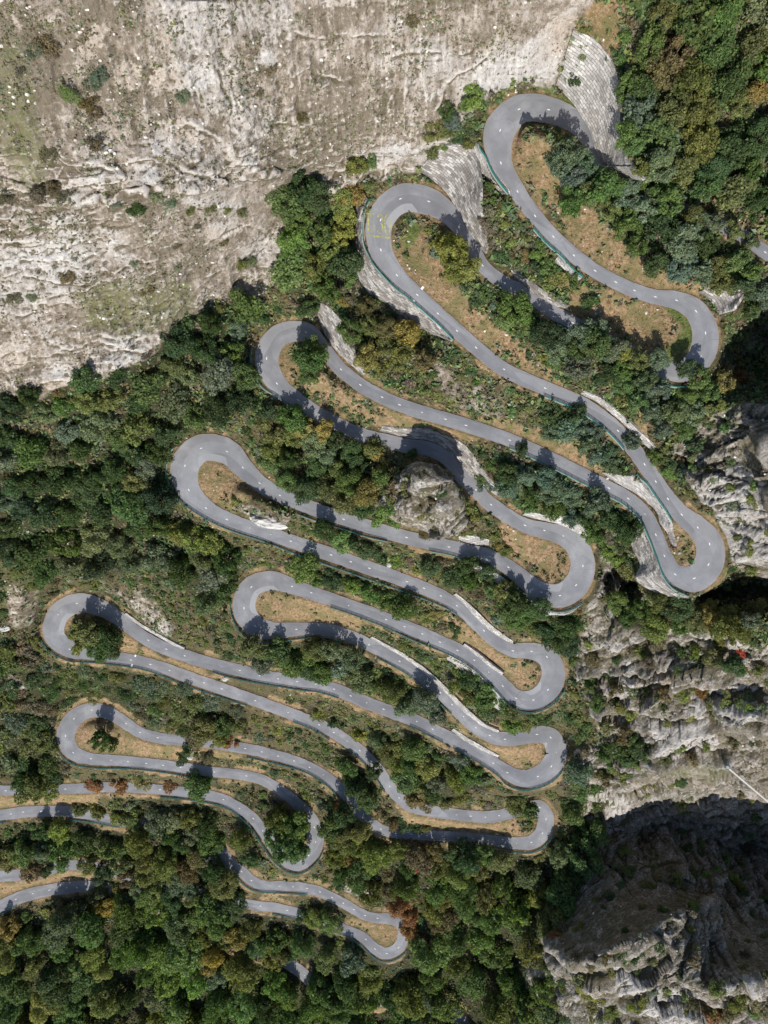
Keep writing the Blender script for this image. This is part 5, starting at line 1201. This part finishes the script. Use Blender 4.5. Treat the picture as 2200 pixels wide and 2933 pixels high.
cn = fbm(np.c_[GX.ravel(), GY.ravel(), 0 * GX.ravel()].astype(np.float32) + 77, 1 / 42, 3).reshape(NY, NX)
def pick(cols):
    A = np.array([COL[c] for c in cols.split()])
    return lambda r, n, ix, iy: A[np.clip(((cn[iy, ix] * 1.1 + .5) * len(A) + r.normal(0, .7, n)).astype(int), 0, len(A) - 1)] * r.uniform(.7, 1.2, (n, 1))
scatter('undergrowth', 60000, offroad * scr * (.35 + .65 * pat) * np.clip(dist / 20, .25, 1), (.5, 2.0), 8, pick("gry olive olive dk mid dk gg olive brn"), 101)
straw_c = np.array([(.30, .20, .10), (.22, .15, .075), (.36, .27, .15), (.15, .12, .05), (.10, .10, .035)])
scatter('grass', 22000, offroad * np.maximum(w_str, .25 * scr), (.16, .5), 5, lambda r, n, ix, iy: straw_c[r.integers(0, 5, n)], 102)
scatter('grass', 5000, (dist > 2) * np.clip(w_grn, 0, 1) * (1 - .8 * w_rock), (.18, .5), 6, pick("br mid olive yg"), 103)
cl = np.clip(w_rock, 0, 1) * offroad
scatter('undergrowth', 24000, cl * np.clip(1 - .8 * w_wht, 0, 1) * pat ** 2, (.25, .85), 6, pick("gry gry olive brn gg brn"), 104)

def rubble(N, prob, size, seed):
    r = np.random.default_rng(seed)
    x = r.uniform(-40, 2240, N * 8); y = r.uniform(-40, 2970, N * 8)
    ix = ((x - X0) / STEP).astype(int); iy = ((y - Y0) / STEP).astype(int)
    k = r.uniform(0, 1, len(x)) < prob[iy, ix]; x, y = x[k][:N], y[k][:N]; n = len(x)
    bm = bmesh.new(); bmesh.ops.create_icosphere(bm, subdivisions=1, radius=1); bm.verts.ensure_lookup_table()
    U = np.array([v.co[:] for v in bm.verts]); Fc = np.array([[v.index for v in f.verts] for f in bm.faces]); bm.free()
    base = np.array([ground(a, b) for a, b in zip(x, y)])
    s = size[0] + (size[1] - size[0]) * r.uniform(0, 1, n) ** 3
    sc3 = s[:, None] * r.uniform(.6, 1.4, (n, 3)); jit = r.uniform(.75, 1.2, (n, len(U), 1))
    V = base[:, None] + U[None] * jit * sc3[:, None] + np.array([0, 0, .1])
    me = mesh_np('rubble', V.reshape(-1, 3), (Fc[None] + (np.arange(n) * len(U))[:, None, None]).reshape(-1, 3), M['rubble'], False)
    return tag(link(bpy.data.objects.new('rubble', me)), kind='stuff')
rubble(5200, offroad * np.clip(.11 * w_str + .22 * cl * pat + .10 * scr * pat, 0, 1), (.07, .52), 7)

# ------------------------------------------------------------------ the few single things
def boulder(x, y, r, label, seed, sq=.8):
    g = ground(x, y); bm = bmesh.new(); bmesh.ops.create_icosphere(bm, subdivisions=4, radius=1)
    V = np.array([v.co[:] for v in bm.verts], np.float32)
    V2 = V * (1 + .30 * fbm(V + seed, 1.1, 3, .55, True) + .10 * fbm(V + seed, 4, 3))[:, None]
    for v, c in zip(bm.verts, V2): v.co = Vector((float(c[0]) * r, float(c[1]) * r * .95, float(c[2]) * r * sq))
    me = bpy.data.meshes.new('boulder'); bm.to_mesh(me); bm.free(); me.materials.append(M['boulder'])
    o = link(bpy.data.objects.new('boulder', me)); o.location = g + Vector((0, 0, r * .15)); return tag(o, label, 'boulder')
boulder(15, 1796, 2.1, "big white boulder among dark scrub at the left edge", 3)
boulder(1946, 1584, .45, "small round white stone on the straw tip between two right legs", 8)
boulder(1345, 1415, .0001, "", 1) if False else None
boulder(545, 2168, 1.6, "grey-white boulder at the edge of the leg under the small left hairpin", 12)
boulder(645, 1942, 1.5, "white boulder between two long left legs beside a railing end", 15)
boulder(1115, 1617, 1.1, "pale boulder on the roadside below the hedge under the crag", 18, .5)

wr = boulder(772, 1496, 1.0, "long white overhanging rock between two legs at the left hairpin", 25, 1.0)
wr.scale = (7.2, 2.3, 2.6); wr.rotation_euler = (0, 0, math.radians(-10)); wr.location.z += .4
# hairpin plate on the island of the bend with the yellow number
g = ground(1190, 787); root = empty('road_sign', g); tag(root, "white plate with yellow edge on a post in the straw of the island", 'sign')
b = MB(); b.tube([(0, 0, -.3), (0, 0, 1.3)], .04, 8); b.build('post', M['steel'], root)
Ms = Matrix.Rotation(math.radians(-40), 3, 'Z') @ Matrix.Rotation(math.radians(-50), 3, 'X')
b = MB(); b.box((0, 0, 1.25), (.95, .55, .05), Ms); pl = b.build('plate', M['white'], root)
b = MB(); b.box(tuple(Ms @ Vector((.50, 0, 0)) + Vector((0, 0, 1.25))), (.12, .56, .06), Ms); b.build('edge_strip', M['yellow'], pl)

# motorcycles stopped at the edge of the lowest leg
def motorcycle(x, y, heading, label):
    g = ground(x, y); g.z = CAMZ - near_road(x, y)[1] + .06
    root = empty('motorcycle', g, math.radians(heading)); tag(root, label, 'motorcycle', 'motorcycles stopped at the roadside')
    for wx in (-.72, .74):
        b = MB(); n = 24; v = []; f = []
        for i in range(n):
            a = 2 * math.pi * i / n
            for k in range(8):
                w = 2 * math.pi * k / 8; rr = .27 + .065 * math.cos(w)
                v.append((wx + rr * math.cos(a), .075 * math.sin(w), .335 + rr * math.sin(a)))
        for i in range(n):
            for k in range(8): f.append((i * 8 + k, i * 8 + (k + 1) % 8, ((i + 1) % n) * 8 + (k + 1) % 8, ((i + 1) % n) * 8 + k))
        b.add(v, f); wo = b.build('wheel', M['rubber'], root)
        b = MB()
        for a in range(6): b.tube([(wx, 0, .335), (wx + .24 * math.cos(a * 1.047), 0, .335 + .24 * math.sin(a * 1.047))], .018, 5)
        b.tube([(wx, -.07, .335), (wx, .07, .335)], .05, 8); b.build('rim', M['steel'], wo)
    b = MB(); prof = [(-.35, .09, .74), (-.1, .15, .86), (.15, .20, .93), (.38, .17, .90), (.52, .09, .78)]
    v = []; f = []
    for i, (px, hw_, z) in enumerate(prof):
        for k in range(10):
            a = 2 * math.pi * k / 10; v.append((px, hw_ * math.cos(a), z - .10 + .13 * math.sin(a)))
        if i:
            for k in range(10): f.append(((i - 1) * 10 + k, (i - 1) * 10 + (k + 1) % 10, i * 10 + (k + 1) % 10, i * 10 + k))
    f += [tuple(range(9, -1, -1)), tuple(range(40, 50))]; b.add(v, f); b.build('fuel_tank', M['black'], root, True)
    b = MB(); b.box((-.42, 0, .82), (.75, .28, .10)); b.box((-.72, 0, .88), (.20, .24, .12)); b.build('seat', M['rubber'], root)
    b = MB(); b.box((.05, 0, .48), (.50, .34, .38)); b.tube([(-.1, .2, .35), (-.85, .22, .42)], .055, 8); b.build('engine', M['steel'], root)
    b = MB(); b.tube([(.52, -.1, .92), (.74, -.1, .335)], .03, 6); b.tube([(.52, .1, .92), (.74, .1, .335)], .03, 6); b.build('fork', M['steel'], root)
    b = MB(); b.tube([(.36, -.40, 1.05), (.48, -.14, 1.0), (.48, .14, 1.0), (.36, .40, 1.05)], .022, 6); b.build('handlebar', M['black'], root)
    b = MB(); b.box((.66, 0, .92), (.12, .30, .30), Matrix.Rotation(-.4, 3, 'Y')); b.build('fairing', M['black'], root)
    for s in (-1, 1):
        b = MB(); b.box((-.62, s * .30, .62), (.50, .22, .36)); b.build('pannier', M['black'], root)
    b = MB(); b.box((-.98, 0, .72), (.05, .16, .08)); b.build('tail_light', M['red'], root)
motorcycle(59, 2280, 82, "black motorcycle parked closer to the left edge on the lowest leg")
motorcycle(70, 2281, 70, "black motorcycle parked beside another, nearer the overhanging tree")
for (x, y), lab in (((80, 2285), "short black and white marker post beside the parked motorcycles"), ((87, 2279), "black and white marker post between the motorcycles and the tree")):
    g = ground(x, y); root = empty('marker_post', g); tag(root, lab, 'marker post', 'marker posts by the motorcycles')
    b = MB(); b.lathe([(.0, -.2), (.13, -.2), (.12, .75), (.0, .75)], n=12); b.build('post', M['black'], root)
    b = MB(); b.lathe([(.125, .45), (.145, .46), (.145, .72), (.125, .73)], n=12); b.build('band', M['white'], root)

# footbridge slung across the gorge
A = Vector(W(np.array(2089.), np.array(2203.), np.array(297.))); B = Vector(W(np.array(2330.), np.array(2405.), np.array(306.)))
root = empty('suspension_footbridge', A); tag(root, "white footbridge slung on cables over the dark gorge", 'footbridge')
n = 60; L = B - A; t = L.normalized(); side = Vector((-t.y, t.x, 0)).normalized()
sag = lambda k: A + L * (k / n) - Vector((0, 0, 9 * 4 * (k / n) * (1 - k / n) * .25))
v = []; f = []
for k in range(n + 1):
    c = sag(k) - A
    v += [c - side * .24, c + side * .24, c + side * .24 - Vector((0, 0, .1)), c - side * .24 - Vector((0, 0, .1))]
    if k:
        for m_ in range(4): f.append((4 * k - 4 + m_, 4 * k + m_, 4 * k + (m_ + 1) % 4, 4 * k - 4 + (m_ + 1) % 4))
b = MB(); b.add(v, f); b.build('deck', M['timber'], root)
for s, hgt in ((-1, 1.1), (1, 1.1)):
    b = MB(); b.tube([sag(k) - A + side * s * .42 + Vector((0, 0, hgt)) for k in range(0, n + 1, 2)], .045, 5); b.build('cable', M['steel'], root)
b = MB(); b.tube([sag(k) - A + side * 3.2 + Vector((0, 0, 3)) for k in range(0, n + 1, 2)], .04, 5); b.build('cable', M['steel'], root)
b = MB(); b.box((-.6, .6, -1.6), (1.2, 1.2, 3.0)); b.build('anchor_block', M['kerb'], root)

# ------------------------------------------------------------------ camera, sun and sky
cd = bpy.data.cameras.new('camera'); cam = link(bpy.data.objects.new('camera', cd))
cam.location = (0, 0, CAMZ); cam.rotation_euler = (0, 0, 0)
cd.sensor_fit = 'VERTICAL'; cd.angle_y = 2 * math.atan(1466.5 / F); cd.clip_start = 1; cd.clip_end = 5000
scene.camera = cam
EL, AZ = math.radians(39), math.radians(183)          # azimuth of the sun from north, clockwise
sd = bpy.data.lights.new('sun', 'SUN'); sd.energy = 4.5; sd.angle = math.radians(.5); sd.color = (1, .965, .91)
sun = link(bpy.data.objects.new('sun', sd))
dirn = Vector((math.sin(AZ) * math.cos(EL), math.cos(AZ) * math.cos(EL), math.sin(EL)))
sun.rotation_euler = dirn.to_track_quat('Z', 'Y').to_euler(); sun.location = dirn * 900
w = bpy.data.worlds.new('World'); scene.world = w; w.use_nodes = True
nt = w.node_tree; sk = nt.nodes.new('ShaderNodeTexSky'); sk.sky_type = 'NISHITA'; sk.sun_disc = False
sk.sun_elevation = EL; sk.sun_rotation = AZ; sk.altitude = 600
bg = nt.nodes['Background']; bg.inputs[1].default_value = .125
nt.links.new(sk.outputs[0], bg.inputs[0])
vs_ = scene.view_settings; vs_.view_transform = 'Standard'; vs_.look = 'None'; vs_.gamma = 1; vs_.exposure = .38; vs_.use_curve_mapping = False
scene.cycles.max_bounces = 5; scene.cycles.diffuse_bounces = 3; scene.cycles.transparent_max_bounces = 6
